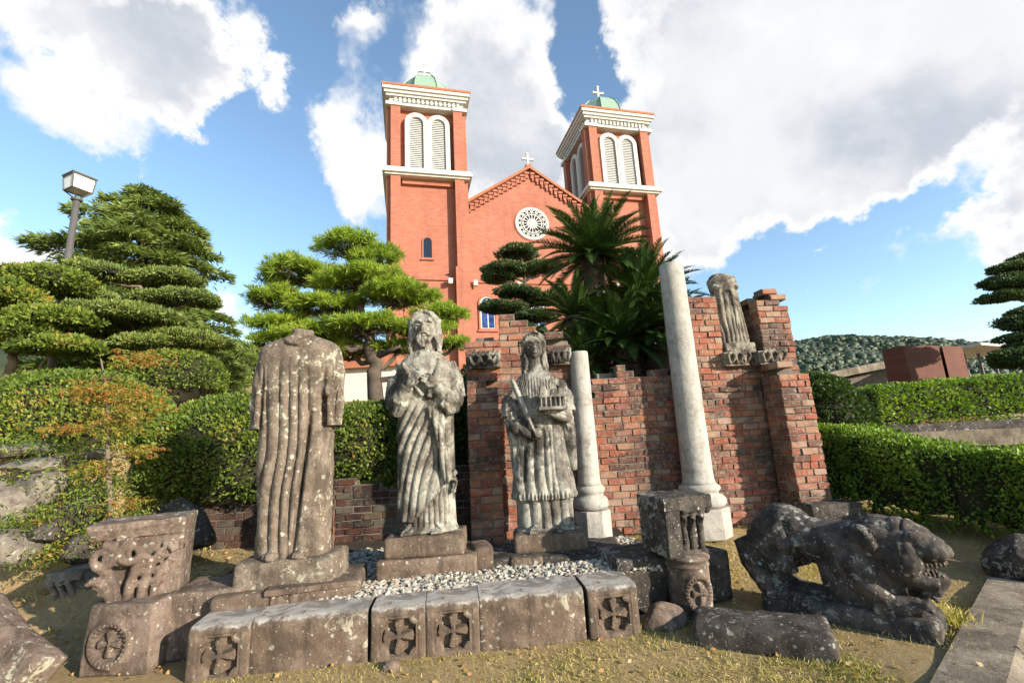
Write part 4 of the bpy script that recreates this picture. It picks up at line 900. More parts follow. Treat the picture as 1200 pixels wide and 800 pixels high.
hand(b, (-.13, -.25, z0+1.31), (.55, -.15, .9), (-.2, -1, .1), .19, .45, -1); hand(b, (.14, -.25, z0+1.32), (-.85, -.12, .55), (.1, -1, .2), .19, .5, 1)
b.ell((-.02, -.18, z0+1.43), (.05, .05, .06), 10)
for (x, r_) in ((-.17, .1), (.12, -.1)): foot(b, (x, -.085, z0-.01), rz=r_)
b.tube([(-.2, -.12, z0+1.55), (-.12, -.19, z0+1.40), (.0, -.2, z0+1.22)], .02, 7); b.tube([(.16, -.12, z0+1.58), (.12, -.18, z0+1.4), (.06, -.21, z0+1.2)], .026, 7)
b.tube([(.06, -.19, z0+1.12), (.14, -.20, z0+.9), (.19, -.19, z0+.62), (.22, -.17, z0+.42)], [.03, .035, .04, .03], 9)
b.tube([(.24, -.12, z0+.52), (.29, -.10, z0+.42), (.27, -.1, z0+.33)], [.04, .045, .02], 9)
def cv(V, N_):
    x, z = V[:, 0], V[:, 2]-z0; fr = ss(-V[:, 1], -.02, .06); robe = 1-ss(z, 1.05, 1.2)
    d = z-2.2*x+.9*x*x-.35*np.sin(z*2); left = 1-ss(x-(.04+.12*(1.1-z)), -.02, .03)
    wv_ = vnoise(V, 3.2, 5); g = .036*(ridge(d/.185*math.pi+.5*np.sin(z*3)+1.3*wv_, .6)-.6)*left*(1+.6*vnoise(V, 4, 9))
    g = g+.026*(ridge(x/.06*math.pi+.6*np.sin(z*2.5)+.9*wv_, .6)-.6)*(1-left)
    hem = ss(z-(.10+.95*np.clip(x+.12, 0, 1)), -.012, .012); g = g*hem+(1-hem)*(.018*(ridge(x/.052*math.pi, .7)-.6)-.040)
    low = ss(z, .015, .06); armm = 1-((np.abs(x) > .245)*(z > .98)); g = g*low*robe*(.3+.7*fr)*armm; g = g+(1-armm)*.005*(ridge((z*.9+V[:, 1]*.8+.02*np.sin(x*20))/.05*math.pi, .8)-.6)*(z < 1.5)
    up = ss(z, 1.12, 1.2)*(1-ss(z, 1.5, 1.58))*(np.abs(x) < .24)*(V[:, 1] > -.19); g = g+up*.005*(ridge((z*1.2-np.abs(x)*1.1)/.042*math.pi, .8)-.6)
    hh = (z > 1.62)*((V[:, 1] > -.10)|(np.abs(x) > .10)); g = g+hh*.007*(ridge((np.abs(x)*1.0+.5*V[:, 1]+.03*np.sin(z*18))/.030*math.pi, .8)-.6)
    bd = np.exp(-((x-hc[0])/.06)**2-((z-(hc[2]-z0-.14))/.06)**2)*(V[:, 1] < -.08); g = g+bd*.008*np.cos(x/.012)
    return V+horiz(N_)*g[:, None]
sculpt(b, 'figure', M['jesus'], t, .0065, .004, dn, cv, 1, 31)
rough_box('plinth', (.70, .44, .17), M['kerb'], t, 5, .008, .015).location = (0.0, -.02, -.005)
block('base_stone', 'wide low stone slab on gravel under the bearded statue', 'base stone', (-.86, 4.47, .33), (.86, .56, .165), rad(6), 'kerb', 15, bev=.02)
block('base_stone', 'square stone block against the right end of the slab under the bearded statue', 'base stone', (-.39, 4.50, .33), (.17, .34, .19), rad(14), 'kerb', 16, bev=.02)
# ---- girl holding a little church and a palm
t = thing('girl_statue', 'grey stone statue of a long haired girl holding a small building and palm leaf', 'statue', (.24, 4.80, .385), rad(2))
b = MB(); z0 = .175
loftz(b, [(z0, 0, 0, .30, .17), (z0+.25, 0, 0, .295, .165), (z0+.32, 0, 0, .315, .18), (z0+.6, 0, 0, .28, .165), (z0+.9, 0, 0, .24, .15), (z0+1.1, 0, 0, .215, .14), (z0+1.3, 0, 0, .235, .145), (z0+1.46, 0, 0, .235, .13), (z0+1.53, 0, 0, .18, .11), (z0+1.58, 0, .0, .09, .085), (z0+1.66, 0, 0, .065, .07)], p=2.2)
b.tube([(0, 0, z0+1.5), (-.01, 0, z0+1.72)], [.085, .07], 12)
hc2 = (-.015, -.02, z0+1.83); dn = head(b, hc2, .137); hair(b, hc2, .137, 3.3, .10)
b.tube([(-.115, -.05, z0+1.93), (0, -.13, z0+1.985), (.10, -.05, z0+1.93)], .018, 8)
b.tube([(-.2, 0, z0+1.44), (-.285, -.01, z0+1.28), (-.30, -.05, z0+1.10)], [.085, .10, .095], 12); b.tube([(-.30, -.06, z0+1.08), (-.23, -.15, z0+.98), (-.13, -.19, z0+.93)], [.085, .06, .042], 10)
hand(b, (-.14, -.19, z0+.93), (.9, -.15, .1), (0, -1, .3), .17, .75, -1)
b.tube([(.2, 0, z0+1.44), (.27, -.02, z0+1.28), (.28, -.06, z0+1.13)], [.085, .10, .10], 12); b.tube([(.27, -.08, z0+1.10), (.18, -.21, z0+1.11), (.08, -.26, z0+1.14)], [.085, .06, .045], 10)
hand(b, (.10, -.25, z0+1.14), (-.9, -.25, .05), (0, -.5, -1), .17, .35, 1)
b.tube([(.29, -.02, z0+1.10), (.30, -.03, z0+.8), (.31, -.02, z0+.55)], [.07, .05, .03], 9); b.tube([(-.29, -.0, z0+1.05), (-.27, -.02, z0+.8), (-.28, -.02, z0+.55)], [.06, .05, .03], 9)
for x in (-.13, .10): foot(b, (x, -.085, z0-.012), rz=0)
def cv(V, N_):
    x, z = V[:, 0], V[:, 2]-z0
    th = np.arctan2(x, -V[:, 1]+.02)
    sk = 1-ss(z, .9, 1.12); g = .032*(ridge(th*6.2+.5*np.sin(z*3)+.9*vnoise(V, 2.8, 6), .6)-.6)*(1+.6*vnoise(V, 4, 2))*sk*ss(z, .01, .05)
    low = 1-ss(z, .285, .30); g = g-low*.028*ss(z, 0, .03); tas = np.exp(-((z-.325)/.03)**2)*.012*np.cos(th*42); g = g+tas
    g = g-.02*np.exp(-((z-(.62-.35*np.abs(x)))/.012)**2)*(np.abs(x) < .22)*(V[:, 1] < 0)*0
    g = g-.02*np.exp(-((np.abs(x+.01)-.085)/.014)**2)*(z > .35)*(z < .95)*(V[:, 1] < 0)
    up = ss(z, 1.22, 1.28)*(1-ss(z, 1.46, 1.54))*(V[:, 1] < 0)*(np.abs(x) < .13); g = g+up*.010*(ridge(x/.030*math.pi, .8)-.6)
    am = ss(z, .95, 1.0)*(1-ss(z, 1.4, 1.46))*(np.abs(x) > .19); g = g+am*.010*(ridge((z+.4*np.abs(x))/.055*math.pi, .8)-.6)
    hh = (z > 1.35)*((np.abs(x+.015) > .085)|(z > 1.93)|(V[:, 1] > 0)); g = g+hh*.008*(ridge((np.abs(x)+.4*V[:, 1]+.018*np.sin(z*22))/.026*math.pi, .8)-.6)
    return V+horiz(N_)*g[:, None]
sculpt(b, 'figure', M['saint'], t, .0065, .004, dn, cv, 1, 41)
b = MB(); mx_, my_, mz_ = .115, -.29, z0+1.16     # the little building: steps, colonnade, roof
b.box(mx_-.14, mx_+.14, my_-.07, my_+.07, mz_-.01, mz_+.02); b.box(mx_-.105, mx_+.105, my_-.03, my_+.05, mz_+.02, mz_+.12)
for i in range(6): b.tube([(mx_-.115+i*.046, my_-.05, mz_+.02), (mx_-.115+i*.046, my_-.05, mz_+.115)], .0105, 7)
b.box(mx_-.135, mx_+.135, my_-.065, my_+.065, mz_+.112, mz_+.135); b.prism([(mx_-.13, mz_+.13), (mx_+.13, mz_+.13), (mx_+.05, mz_+.19), (mx_-.05, mz_+.19)], my_-.055, my_+.055, 0, 'y')
b.box(mx_-.125, mx_-.06, my_-.06, my_+.04, mz_+.13, mz_+.225); b.box(mx_+.06, mx_+.125, my_-.06, my_+.04, mz_+.13, mz_+.225)
sculpt(b, 'model_building', M['saint'], t, .0055, .003, (), None, 0, 5)
b = MB(); P0_, P1_ = np.array([-.06, -.235, z0+.90]), np.array([-.275, -.13, z0+1.50])
b.tube([P0_, (P0_+P1_)/2+[0, -.02, 0], P1_], [.014, .022, .012], 8)
for i in range(16):
    u = .25+.72*i/16; p = P0_+(P1_-P0_)*u; d = unit((P1_-P0_)[None])[0]
    for k in (-1, 1): s_ = np.array([.94, 0, .34])*k; b.tube([p, p+d*.05+s_*.032], [.009, .006], 5)
sculpt(b, 'palm_leaf', M['saint'], t, .0055, .002, (), None, 0, 6)
rough_box('plinth', (.70, .46, .175), M['kerb'], t, 6, .012, .03).location = (0.02, 0, 0)
block('base_stone', 'broad dark flat stone under the plinth of the girl statue', 'base stone', (.32, 4.74, .30), (1.30, .66, .10), rad(3), 'dark', 17, bev=.03)
# ---- broken figure up on the ruin
t = thing('broken_statue', 'small broken stone statue without head standing high on the brick ledge', 'statue', (3.07, 6.27, 2.41), rad(6))
b = MB(); z0 = .14
loftz(b, [(z0, 0, 0, .225, .15), (z0+.3, -.005, 0, .215, .14), (z0+.6, -.01, 0, .19, .13), (z0+.74, -.01, 0, .175, .12), (z0+.82, -.015, 0, .195, .13), (z0+.93, -.02, 0, .21, .14), (z0+1.0, -.03, 0, .16, .12), (z0+1.03, -.03, 0, .12, .09)], p=2.3)
b.tube([(-.14, -.02, z0+.95), (-.17, -.06, z0+.83), (-.12, -.12, z0+.78)], [.05, .05, .04], 9); b.tube([(.12, -.02, z0+.95), (.15, -.05, z0+.82), (.1, -.12, z0+.80)], [.05, .045, .04], 9); b.tube([(.13, -.03, z0+.93), (.16, -.04, z0+1.0)], [.035, .02], 8)
b.tube([(-.17, -.05, z0+.75), (0, -.14, z0+.765), (.16, -.05, z0+.74)], .017, 8); b.tube([(.02, -.14, z0+.75), (.03, -.15, z0+.4), (.02, -.155, z0+.2)], .013, 7)
def cv(V, N_):
    x, z = V[:, 0], V[:, 2]-z0; g = .024*(1+.7*vnoise(V, 5, 3))*(ridge((x+.10*(z-.4)*x)/.062*math.pi+.4*np.sin(z*4)+1.4*vnoise(V, 4, 7), .65)-.6)*(1-ss(z, .7, .78))*ss(z, .0, .04)
    g = g+.010*(ridge((z*1.3+np.abs(x))/.06*math.pi, .8)-.6)*ss(z, .8, .86)
    g = g-.05*np.maximum(0, fbm(V, 6, 4, 3))*ss(z, .95, 1.02)
    return V+horiz(N_)*g[:, None]
sculpt(b, 'figure', M['upper'], t, .0075, .006, (), cv, 1, 51)
rough_box('plinth', (.44, .34, .145), M['upper'], t, 8, .008, .015).location = (0.01, 0, 0)
# ---------------------------------------------------------------- crouching lion
t = thing('lion_statue', 'dark weathered stone lion crouching with open mouth on its block near the concrete edging', 'statue', (1.95, 4.35, -.02), math.atan2(-.745, .67))
b = MB()
b.ell((.38, 0, .60), (.24, .19, .225), 20); b.ell((.26, 0, .50), (.20, .19, .24), 20)
b.tube([(.38, 0, .58), (.62, 0, .56), (.82, 0, .55), (1.0, 0, .58)], [.19, .165, .175, .19], 20)
b.ell((.86, 0, .46), (.24, .20, .28), 20); b.ell((1.02, 0, .60), (.21, .20, .20), 20); b.ell((1.12, 0, .64), (.17, .17, .155), 20)
b.tube([(.70, 0, .44), (.74, 0, .26), (.80, 0, .12)], [.13, .15, .16], 16); b.tube([(.92, 0, .40), (.95, 0, .24), (.98, 0, .14)], [.17, .16, .16], 16)
b.tube([(.02, 0, .52), (.10, 0, .36), (.22, 0, .18), (.32, 0, .08)], [.09, .13, .13, .13], 14); b.tube([(.10, 0, .52), (.18, 0, .36), (.27, 0, .2)], [.14, .14, .12], 14)
b.tube([(.2, 0, .13), (.45, 0, .13), (.7, 0, .12)], [.12, .10, .12], 12)
for k in (-1, 1):
    b.tube([(.34, k*.08, .62), (.46, k*.13, .50), (.42, k*.15, .40), (.30, k*.15, .34)], [.13, .11, .085, .07], 14); b.tube([(.14, k*.10, .48), (.10, k*.13, .42), (.20, k*.13, .24), (.34, k*.14, .15)], [.10, .085, .075, .07], 12)
    b.tube([(.24, k*.15, .15), (.40, k*.16, .14), (.50, k*.16, .15)], [.075, .06, .045], 10)
    b.tube([(.86, k*.13, .50), (.93, k*.17, .34), (1.0, k*.17, .24)], [.11, .085, .07], 12); b.tube([(.94, k*.16, .22), (1.08, k*.14, .225), (1.19, k*.12, .235)], [.08, .068, .06], 10)
    for i in range(4): b.tube([(1.17, k*.13+(i-1.5)*.030, .25), (1.235, k*.13+(i-1.5)*.033, .262), (1.258, k*.13+(i-1.5)*.033, .225)], [.023, .025, .015], 8)
    b.ell((1.21, k*.085, .685), (.085, .065, .05), 12); b.ell((1.13, k*.145, .53), (.13, .065, .13), 14); b.tube([(1.0, k*.165, .70), (.97, k*.205, .655), (1.02, k*.205, .59)], [.035, .05, .03], 9)
    b.tube([(1.24, k*.095, .62), (1.30, k*.095, .60), (1.35, k*.07, .555)], [.055, .060, .045], 10); b.ell((1.25, k*.115, .645), (.03, .024, .024), 10)
    for i in range(6): a = -1.1+i*.42; b.ell((.99-.10*math.cos(a), k*.185, .56+.17*math.sin(a)), (.055, .035, .05), 10)
    b.tube([(1.10, k*.115, .45), (1.20, k*.105, .40), (1.30, k*.07, .385)], [.055, .048, .038], 9)
b.tube([(1.14, 0, .62), (1.24, 0, .615), (1.335, 0, .575)], [.13, .115, .085], 16); b.ell((1.362, 0, .590), (.04, .065, .045), 12)
b.tube([(1.06, 0, .42), (1.18, 0, .375), (1.29, 0, .37), (1.33, 0, .425)], [.09, .075, .06, .038], 14)
b.tube([(1.06, 0, .50), (1.16, 0, .46), (1.25, 0, .445)], [.09, .05, .022], 10)
for k in (-1, 0, 1): b.ell((1.275, k*.045, .325), (.035, .028, .035), 9); b.ell((1.22, k*.05, .31), (.03, .03, .035), 9)
def cv(V, N_):
    x, y, z = V.T; g = -.05*np.exp(-((x-.235)/.03)**2-((z-.50)/.14)**2)*0
    g = g-.022*np.exp(-((x-(.50-.25*(z-.45)))/.02)**2)*(z > .40)*(z < .72)*(np.abs(y) > .08)      # line of the thigh
    g = g+.007*np.cos((z*1.0+.25*x)*46)*np.exp(-((x-.98)/.10)**2)*(z < .75)*(np.abs(y) > .1)      # mane grooves
    g = g-.012*np.exp(-((x-1.165)/.010)**2)*(z > .58)*(z < .80)
    for k in (-1, 1): g = g-.024*np.exp(-((x-1.362)**2+(y-k*.026)**2+(z-.580)**2)/.013**2)
    return V+N_*g[:, None]
sculpt(b, 'body', M['lion'], t, .0085, .010, (), cv, 1, 61)
for k in (-1, 1):
    tt = MB()
    for i in range(7): tt.ell((1.345-.022*i, k*(.035+.009*i), .508-.004*i), (.011, .009, .016+(.012 if i == 2 else 0)), 8)
    for i in range(7): tt.ell((1.325-.022*i, k*(.028+.009*i), .425+.002*i), (.010, .008, .014+(.012 if i == 2 else 0)), 8)
    tt.build('teeth', M['kerb'], t, True)
o = rough_box('base', (1.10, .44, .21), M['lion'], t, 9, .03, .05); o.location = (.72, 0, -.04)
# ---------------------------------------------------------------- kerb of carved stones
gsp = 'carved kerb stones in front of the gravel bed'
kerb_stone('carved_kerb_stone', 'brown kerb stone with a sunk cross panel at the far left end of the kerb', -.39, -.003, True, .0, 1, cu=0)
kerb_stone('kerb_stone', 'long plain brown kerb stone between the leftmost and second crosses', .0, .765, False, -.018, 2)
kerb_stone('carved_kerb_stone', 'brown kerb stone with cross panel, second from the left and touching the third', .79, 1.163, True, .0, 3, cu=0)
kerb_stone('carved_kerb_stone', 'third cross panel kerb stone from the left, joined to the wider plain stone', 1.167, 1.545, True, .0, 4, cu=0)
kerb_stone('kerb_stone', 'long plain brown kerb stone between the third and rightmost crosses', 1.55, 2.325, False, -.004, 5)
kerb_stone('carved_kerb_stone', 'brown kerb stone with cross panel standing alone at the right end of the kerb', 2.352, 2.735, True, .012, 6, cu=0)
# ---------------------------------------------------------------- left group: medallion block, capital
def medal(P, R1):
    """beaded ring and leafy cross on a block face; P (n,2) from the centre"""
    r = np.hypot(P[:, 0], P[:, 1]); a = np.arctan2(P[:, 1], P[:, 0]); g = .02*np.exp(-((r-R1)/.02)**2)
    g = g+.020*np.exp(-((r-R1*.84)/(.07*R1))**2)*(.5+.5*np.cos(a*26)); X, Y_ = np.abs(P[:, 0]), np.abs(P[:, 1]); k = R1*.7
    inn = r < R1*.76; dish = -.018*ss(R1*.78-r, 0, .015); arm = np.minimum(np.maximum(X-(.11*k+.24*Y_), Y_+.2*X-k*.9), np.maximum(Y_-(.11*k+.24*X), X+.2*Y_-k*.9))
    return g+dish+inn*.028*np.clip(-arm/.008, 0, 1)
def medallion_block(name, label, c, size, rz, mat, seed, R1, mc, round_=0., res=.009):
    o = rough_box('block', size, M[mat], None, seed, .010, .025, res=res); n = len(o.data.vertices); V = np.empty(n*3); o.data.vertices.foreach_get('co', V); V = V.reshape(-1, 3)
    f = V[:, 1] < -size[1]/2+.035
    if round_: V[:, 1] += round_*(V[:, 0]/(size[0]/2))**2*(V[:, 1] < 0)*np.clip(-V[:, 1]/(size[1]/2), 0, 1)
    P = V[:, [0, 2]]-np.array(mc); g = medal(P, R1)*ss(R1*1.35-np.hypot(P[:, 0], P[:, 1]), 0, .03); V[:, 1] -= g*f
    o.data.vertices.foreach_set('co', V.astype(np.float32).ravel()); o.data.update(); o.name = name; o.location = c; o.rotation_euler = (0, 0, rz); return tag(o, label, 'carved block')
medallion_block('medallion_block', 'lichen spotted block with a beaded round medallion under the curled capital at lower left', (-2.88, 3.70, 0), (.50, .36, .455), rad(-3), 'cap', 4, .145, (-.05, .20), res=.007)
block('stone_block', 'pale lichen covered cut block behind the medallion block at lower left', 'stone block', (-2.46, 3.95, 0), (.56, .50, .46), rad(8), 'cap', 22, bev=.02)
def capital(name, label, c, rz, mat, w=.62, d=.46, h=.62):
    t = thing(name, label, 'capital', c, rz); b = MB(); hw = w/2
    def bell(u): return .62+.38*u**2.2
    b.add([(-hw*.55, -d*.28, 0), (hw*.95, -d*.42, 0), (hw*.95, d/2, 0), (-hw*.55, d/2, 0), (-hw*.62, -d*.30, h*.45), (hw*.97, -d*.44, h*.45), (hw*.97, d/2, h*.45), (-hw*.62, d/2, h*.45), (-hw*.88, -d*.42, h*.82), (hw, -d*.48, h*.82), (hw, d/2, h*.82), (-hw*.88, d/2, h*.82)], [(3, 2, 1, 0), (0, 1, 5, 4), (1, 2, 6, 5), (2, 3, 7, 6), (3, 0, 4, 7), (4, 5, 9, 8), (5, 6, 10, 9), (6, 7, 11, 10), (7, 4, 8, 11), (8, 9, 10, 11)])
    # abacus with a hollow moulding
    b.add([(-hw*.95, -d*.50, h*.80), (hw*1.0, -d*.50, h*.80), (hw*1.0, d/2, h*.80), (-hw*.95, d/2, h*.80), (-hw*1.12, -d*.60, h*.93), (hw*1.02, -d*.53, h*.95), (hw*1.02, d/2, h*.95), (-hw*1.1, d/2, h*.93), (-hw*1.14, -d*.62, h), (hw*1.02, -d*.53, h), (hw*1.02, d/2, h), (-hw*1.12, d/2, h)], [(3, 2, 1, 0), (0, 1, 5, 4), (1, 2, 6, 5), (2, 3, 7, 6), (3, 0, 4, 7), (4, 5, 9, 8), (5, 6, 10, 9), (6, 7, 11, 10), (7, 4, 8, 11), (8, 9, 10, 11)])
    def vol(cx, cz, s, y, R_):
        pts = []; rs = []
        for i in range(26): a = i/25*math.pi*2.9; r = R_*(1-.78*i/25); pts.append((cx+s*r*math.cos(a+math.pi*.5), y-.02-.012*i/25, cz+r*math.sin(a+math.pi*.5))); rs.append(.034-.014*i/25)
        b.tube(pts, rs, 8)
    vol(-hw*.74, h*.60, -1, -d*.50, .088); vol(-hw*.10, h*.62, 1, -d*.52, .085)
    b.tube([(-hw*.74, -d*.5, h*.60+.085), (-hw*.5, -d*.5, h*.66), (-hw*.46, -d*.5, h*.5)], [.03, .03, .03], 8); b.tube([(-hw*.10, -d*.52, h*.62+.085), (-hw*.34, -d*.5, h*.64), (-hw*.42, -d*.5, h*.48)], [.03, .03, .028], 8)
    for a in range(6): q = a*math.pi/3; b.ell((-hw*.42+.035*math.cos(q), -d*.52, h*.70+.035*math.sin(q)), (.022, .03, .022), 8)
    b.ell((-hw*.42, -d*.54, h*.70), (.02, .03, .02), 8)
    for (x0, s, z0, z1, rr) in ((-hw*.40, -1, 0, .52, .028), (-hw*.20, 1, 0, .56, .03), (hw*.10, 1, 0, .58, .03), (hw*.36, 1, .02, .50, .026), (-hw*.5, -1, .0, .34, .03)):
        pts = [(x0+s*.0, -d*.40, z0*h), (x0+s*.02, -d*.45, (z0+(z1-z0)*.4)*h), (x0+s*.05, -d*.49, (z0+(z1-z0)*.75)*h), (x0+s*.11, -d*.55, z1*h), (x0+s*.145, -d*.58, (z1-.05)*h)]; b.tube(pts, [rr, rr*1.15, rr*1.2, rr, rr*.6], 8)
        for k in (.35, .6, .8):
            p = np.array(pts[0])*(1-k)+np.array(pts[3])*k; b.tube([p, p+[s*.04, -.02, .03]], [.02, .012], 6); b.tube([p, p+[-s*.035, -.01, .03]], [.018, .010], 6)
    for i in range(5): b.tube([(hw*.55+i*.035, -d*.46, h*.60), (hw*.57+i*.035, -d*.50, h*.70)], [.012, .015], 6)
    for (x, z) in ((.45, .62), (.70, .66)): b.tube([(hw*x, -d*.48, h*z), (hw*x+.02, -d*.50, h*(z-.09)), (hw*x+.045, -d*.49, h*(z-.05))], [.016, .018, .012], 6)
    sculpt(b, 'block', M[mat], t, .0075, .008, (), None, 1, 71); return t
capital('carved_capital', 'carved stone capital with curled volutes and leaves standing on the cut block at lower left', (-2.97, 3.82, .43), rad(24), 'cap', .56, .40, .57)
# half buried small capital and leaning slab
b = MB(); b.box(-.28, .28, -.12, .2, -.1, .30)
for x in (-.2, -.13, -.05): b.tube([(x, -.12, -.1), (x-.01, -.14, .12), (x-.06, -.18, .26), (x-.11, -.19, .22)], [.022, .024, .022, .012], 7)
b.box(-.30, .0, -.17, .2, .26, .34); b.box(.04, .27, -.15, .2, -.1, .27)
t = thing('half_buried_capital', 'small fluted capital fragment half sunk in leaf litter at the left edge', 'capital', (-4.15, 4.72, .12), rad(6)); sculpt(b, 'stone', M['rock'], t, .01, .01, (), None, 1, 81)
block('stone_slab', 'pale speckled slab tilted across the lower left corner of the picture', 'stone slab', (-3.74, 3.16, -.17), (.80, .22, .72), 0, 'cap', 25, rot=(rad(-18), rad(28), rad(-14)), bev=.03)
block('stone_block', 'dark rough block in shade left of the medallion block', 'stone block', (-3.16, 3.95, 0), (.26, .34, .40), rad(-12), 'dark', 26)
# ---------------------------------------------------------------- right group: capital, medallion drum
t = thing('carved_capital', 'dark square carved capital with small columns on its face, standing on the medallion drum', 'capital', (1.33, 4.14, .46), rad(16)); b = MB()
b.box(-.24, .22, -.20, .22, .36, .46); b.box(-.23, -.09, -.19, .22, 0, .37); b.box(-.10, .17, -.06, .20, .0, .37)
for x in (-.035, .045, .125): b.tube([(x, -.125, .0), (x, -.13, .30)], [.030, .027], 9); b.ell((x, -.145, .31), (.04, .04, .045), 10); b.tube([(x, -.15, .22), (x+.01, -.17, .28)], [.012, .016], 6)
b.tube([(-.06, -.16, .34), (.05, -.185, .37), (.17, -.15, .35)], [.03, .04, .03], 8); b.ell((.19, -.14, .36), (.05, .06, .06), 10); b.box(-.22, .17, -.15, .2, -.005, .03)
sculpt(b, 'block', M['dark'], t, .008, .012, (), None, 1, 91)
t = thing('medallion_drum', 'round dark drum with an oval beaded medallion under the square capital at right', 'carved drum', (1.35, 4.08, -.02), rad(10)); b = MB(); n = 150; V = []; nz = 90; F_ = []
for i in range(nz+1):
    for k in range(n):
        a = 2*math.pi*k/n; z = .49*i/nz; r = .165+.02*math.exp(-((z-.455)/.02)**2)+.010*math.exp(-((z-.40)/.012)**2)-.02*max(0, (z-.475)/.015); x, y = r*math.sin(a), -r*math.cos(a)
        s_ = (((a+math.pi) % (2*math.pi))-math.pi)*.165
        V.append((x, y, z, s_))
V = np.array(V); P = np.stack([V[:, 3]/.82, V[:, 2]-.21], 1); g = medal(P, .135)*(np.hypot(P[:, 0], P[:, 1]) < .18); R_ = 1+g/.165; V = np.stack([V[:, 0]*R_, V[:, 1]*R_, V[:, 2]], 1); V += (fbm(V, 8, 4, 3)*.006)[:, None]*unit(V*[1, 1, 0])
F_ = [(i*n+k, i*n+(k+1) % n, (i+1)*n+(k+1) % n, (i+1)*n+k) for i in range(nz) for k in range(n)]
mesh_np('drum', V, F_+[tuple((nz*n+k) for k in range(n))], M['cap'], t, True)
block('stone_block', 'tall dark block leaning behind the medallion drum, right side', 'stone block', (1.60, 4.42, 0), (.30, .34, .40), rad(20), 'dark', 31)
block('stone_block', 'broad dark block with pale stains between the kerb end and the medallion drum', 'stone block', (.98, 4.34, 0), (.52, .5, .43), rad(9), 'dark', 32)
boulder('rock', 'small pale broken stone in front of the medallion drum', 'rock', (1.05, 3.86, .03), (.20, .13, .13), 'cap', 33)
block('stone_slab', 'flat dark slab with lichen lying in the grass before the lion', 'stone slab', (1.62, 3.52, -.03), (.86, .42, .17), rad(-24), 'dark', 34, bev=.04, amp=.02)
block('stone_block', 'square dark block in shade against the hedge behind the lion', 'stone block', (3.62, 5.75, .1), (.62, .4, .42), rad(4), 'dark', 35)
boulder('rock', 'dark rounded rock at the right edge under the near hedge', 'rock', (4.45, 4.35, .12), (.32, .3, .26), 'dark', 36)
boulder('rock', 'small stone at the foot of the kerb near the left cross', 'rock', (-.92, 3.40, .02), (.06, .05, .05), 'kerb', 37)
block('base_stone', 'long low dark stone between the girl statue and the short column', 'base stone', (.98, 4.92, .2), (.66, .3, .16), rad(8), 'dark', 38)
block('base_stone', 'small brown stone lying on the gravel right of the bearded statue', 'base stone', (.02, 4.42, .32), (.30, .12, .09), rad(5), 'kerb', 39)
# left bank rocks
for i, ((x, y), Yr, r, lab, m_) in enumerate((
    ((8, 590), 4.9, (.30, .24, .26), 'pale rough rock on the left bank at the picture edge', 'rock'), ((48, 572), 5.05, (.26, .2, .2), 'sloping speckled rock above the leaf litter on the left bank', 'rock'),
    ((50, 545), 5.35, (.42, .26, .10), 'flat pale rock near the crest of the left bank', 'rock'), ((20, 528), 5.6, (.42, .3, .10), 'long flat rock at the very crest of the left bank', 'rock'),
    ((112, 532), 5.45, (.17, .12, .08), 'small round brown rock on the bank near the maple stem', 'rock'), ((165, 640), 5.15, (.5, .3, .34), 'dark shaded rock behind the carved capital', 'dark'), ((215, 620), 5.3, (.42, .3, .34), 'dark shaded rock at the foot of the shady hedge', 'dark'),
    ((90, 600), 5.1, (.28, .24, .2), 'mossy dark rock in the middle of the left bank', 'dark'), ((15, 640), 4.75, (.34, .26, .2), 'low pale rock at the foot of the left bank', 'rock'),
    ((60, 625), 4.85, (.22, .18, .15), 'small dark rock between the weeds at the foot of the bank', 'dark'), ((100, 640), 4.9, (.24, .2, .17), 'dark mossy rock just left of the maple foot', 'dark'))):
    P = PY(x, y, Yr); boulder('rock', lab, 'rock', tuple(P), r, m_, 100+i)
# concrete edging, lower right: a flat strip and a sloping apron
b = MB(); e0, e1 = np.array([2.02, 2.70]), np.array([3.98, 4.30]); d = (e1-e0)/np.linalg.norm(e1-e0); n_ = np.array([d[1], -d[0]]); a0 = e0-d*1.5; a1 = e1+d*.15
def q(p, o, z): return (p[0]+n_[0]*o, p[1]+n_[1]*o, z)
V = []
for p in (a0, a1): V += [q(p, 0, -.1), q(p, 0, .05), q(p, .27, .05), q(p, .30, .035), q(p, .9, -.25), q(p, .9, -.6)]
b.add(V, [(0, 1, 7, 6), (1, 2, 8, 7), (2, 3, 9, 8), (3, 4, 10, 9), (4, 5, 11, 10), (5, 0, 6, 11), (0, 5, 4, 3, 2, 1), (6, 7, 8, 9, 10, 11)])
tag(b.build('concrete_kerb', M['concrete'], None), kind='structure')
# ---------------------------------------------------------------- hedges and shrubs
hedge('clipped_hedge', 'bright green clipped hedge on the right behind the lion, nearest the picture edge', [(3.98, 6.75), (4.5, 6.35), (5.1, 5.45), (6.3, 4.1)], 1.1, [.12, .12, .05, .0], [1.38, 1.34, 1.10, .90], 46000, .048, 'hedge', 5, True, .085)
hedge('clipped_hedge', 'long low hedge across the road on the right beneath the niwaki pine', [tuple(PY(1003, 470, 10.6)[:2]), tuple(PY(1100, 470, 10.9)[:2]), tuple(PY(1400, 470, 11.2)[:2])], 1.2, [1.05, 1.05, 1.05], [2.05, 2.18, 2.3], 30000, .075, 'hedge', 6, False, .06)
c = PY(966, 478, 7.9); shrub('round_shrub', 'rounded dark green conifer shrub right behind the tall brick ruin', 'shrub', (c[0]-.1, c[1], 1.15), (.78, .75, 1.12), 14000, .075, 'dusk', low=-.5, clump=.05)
c = PY(85, 478, 6.6); shrub('azalea', 'large domed clipped azalea with orange tinged leaves on the left bank', 'shrub', (c[0]-.3, c[1]+.3, 1.75), (1.5, 1.2, 1.05), 26000, .06, 'azalea', low=-.3, clump=.03)
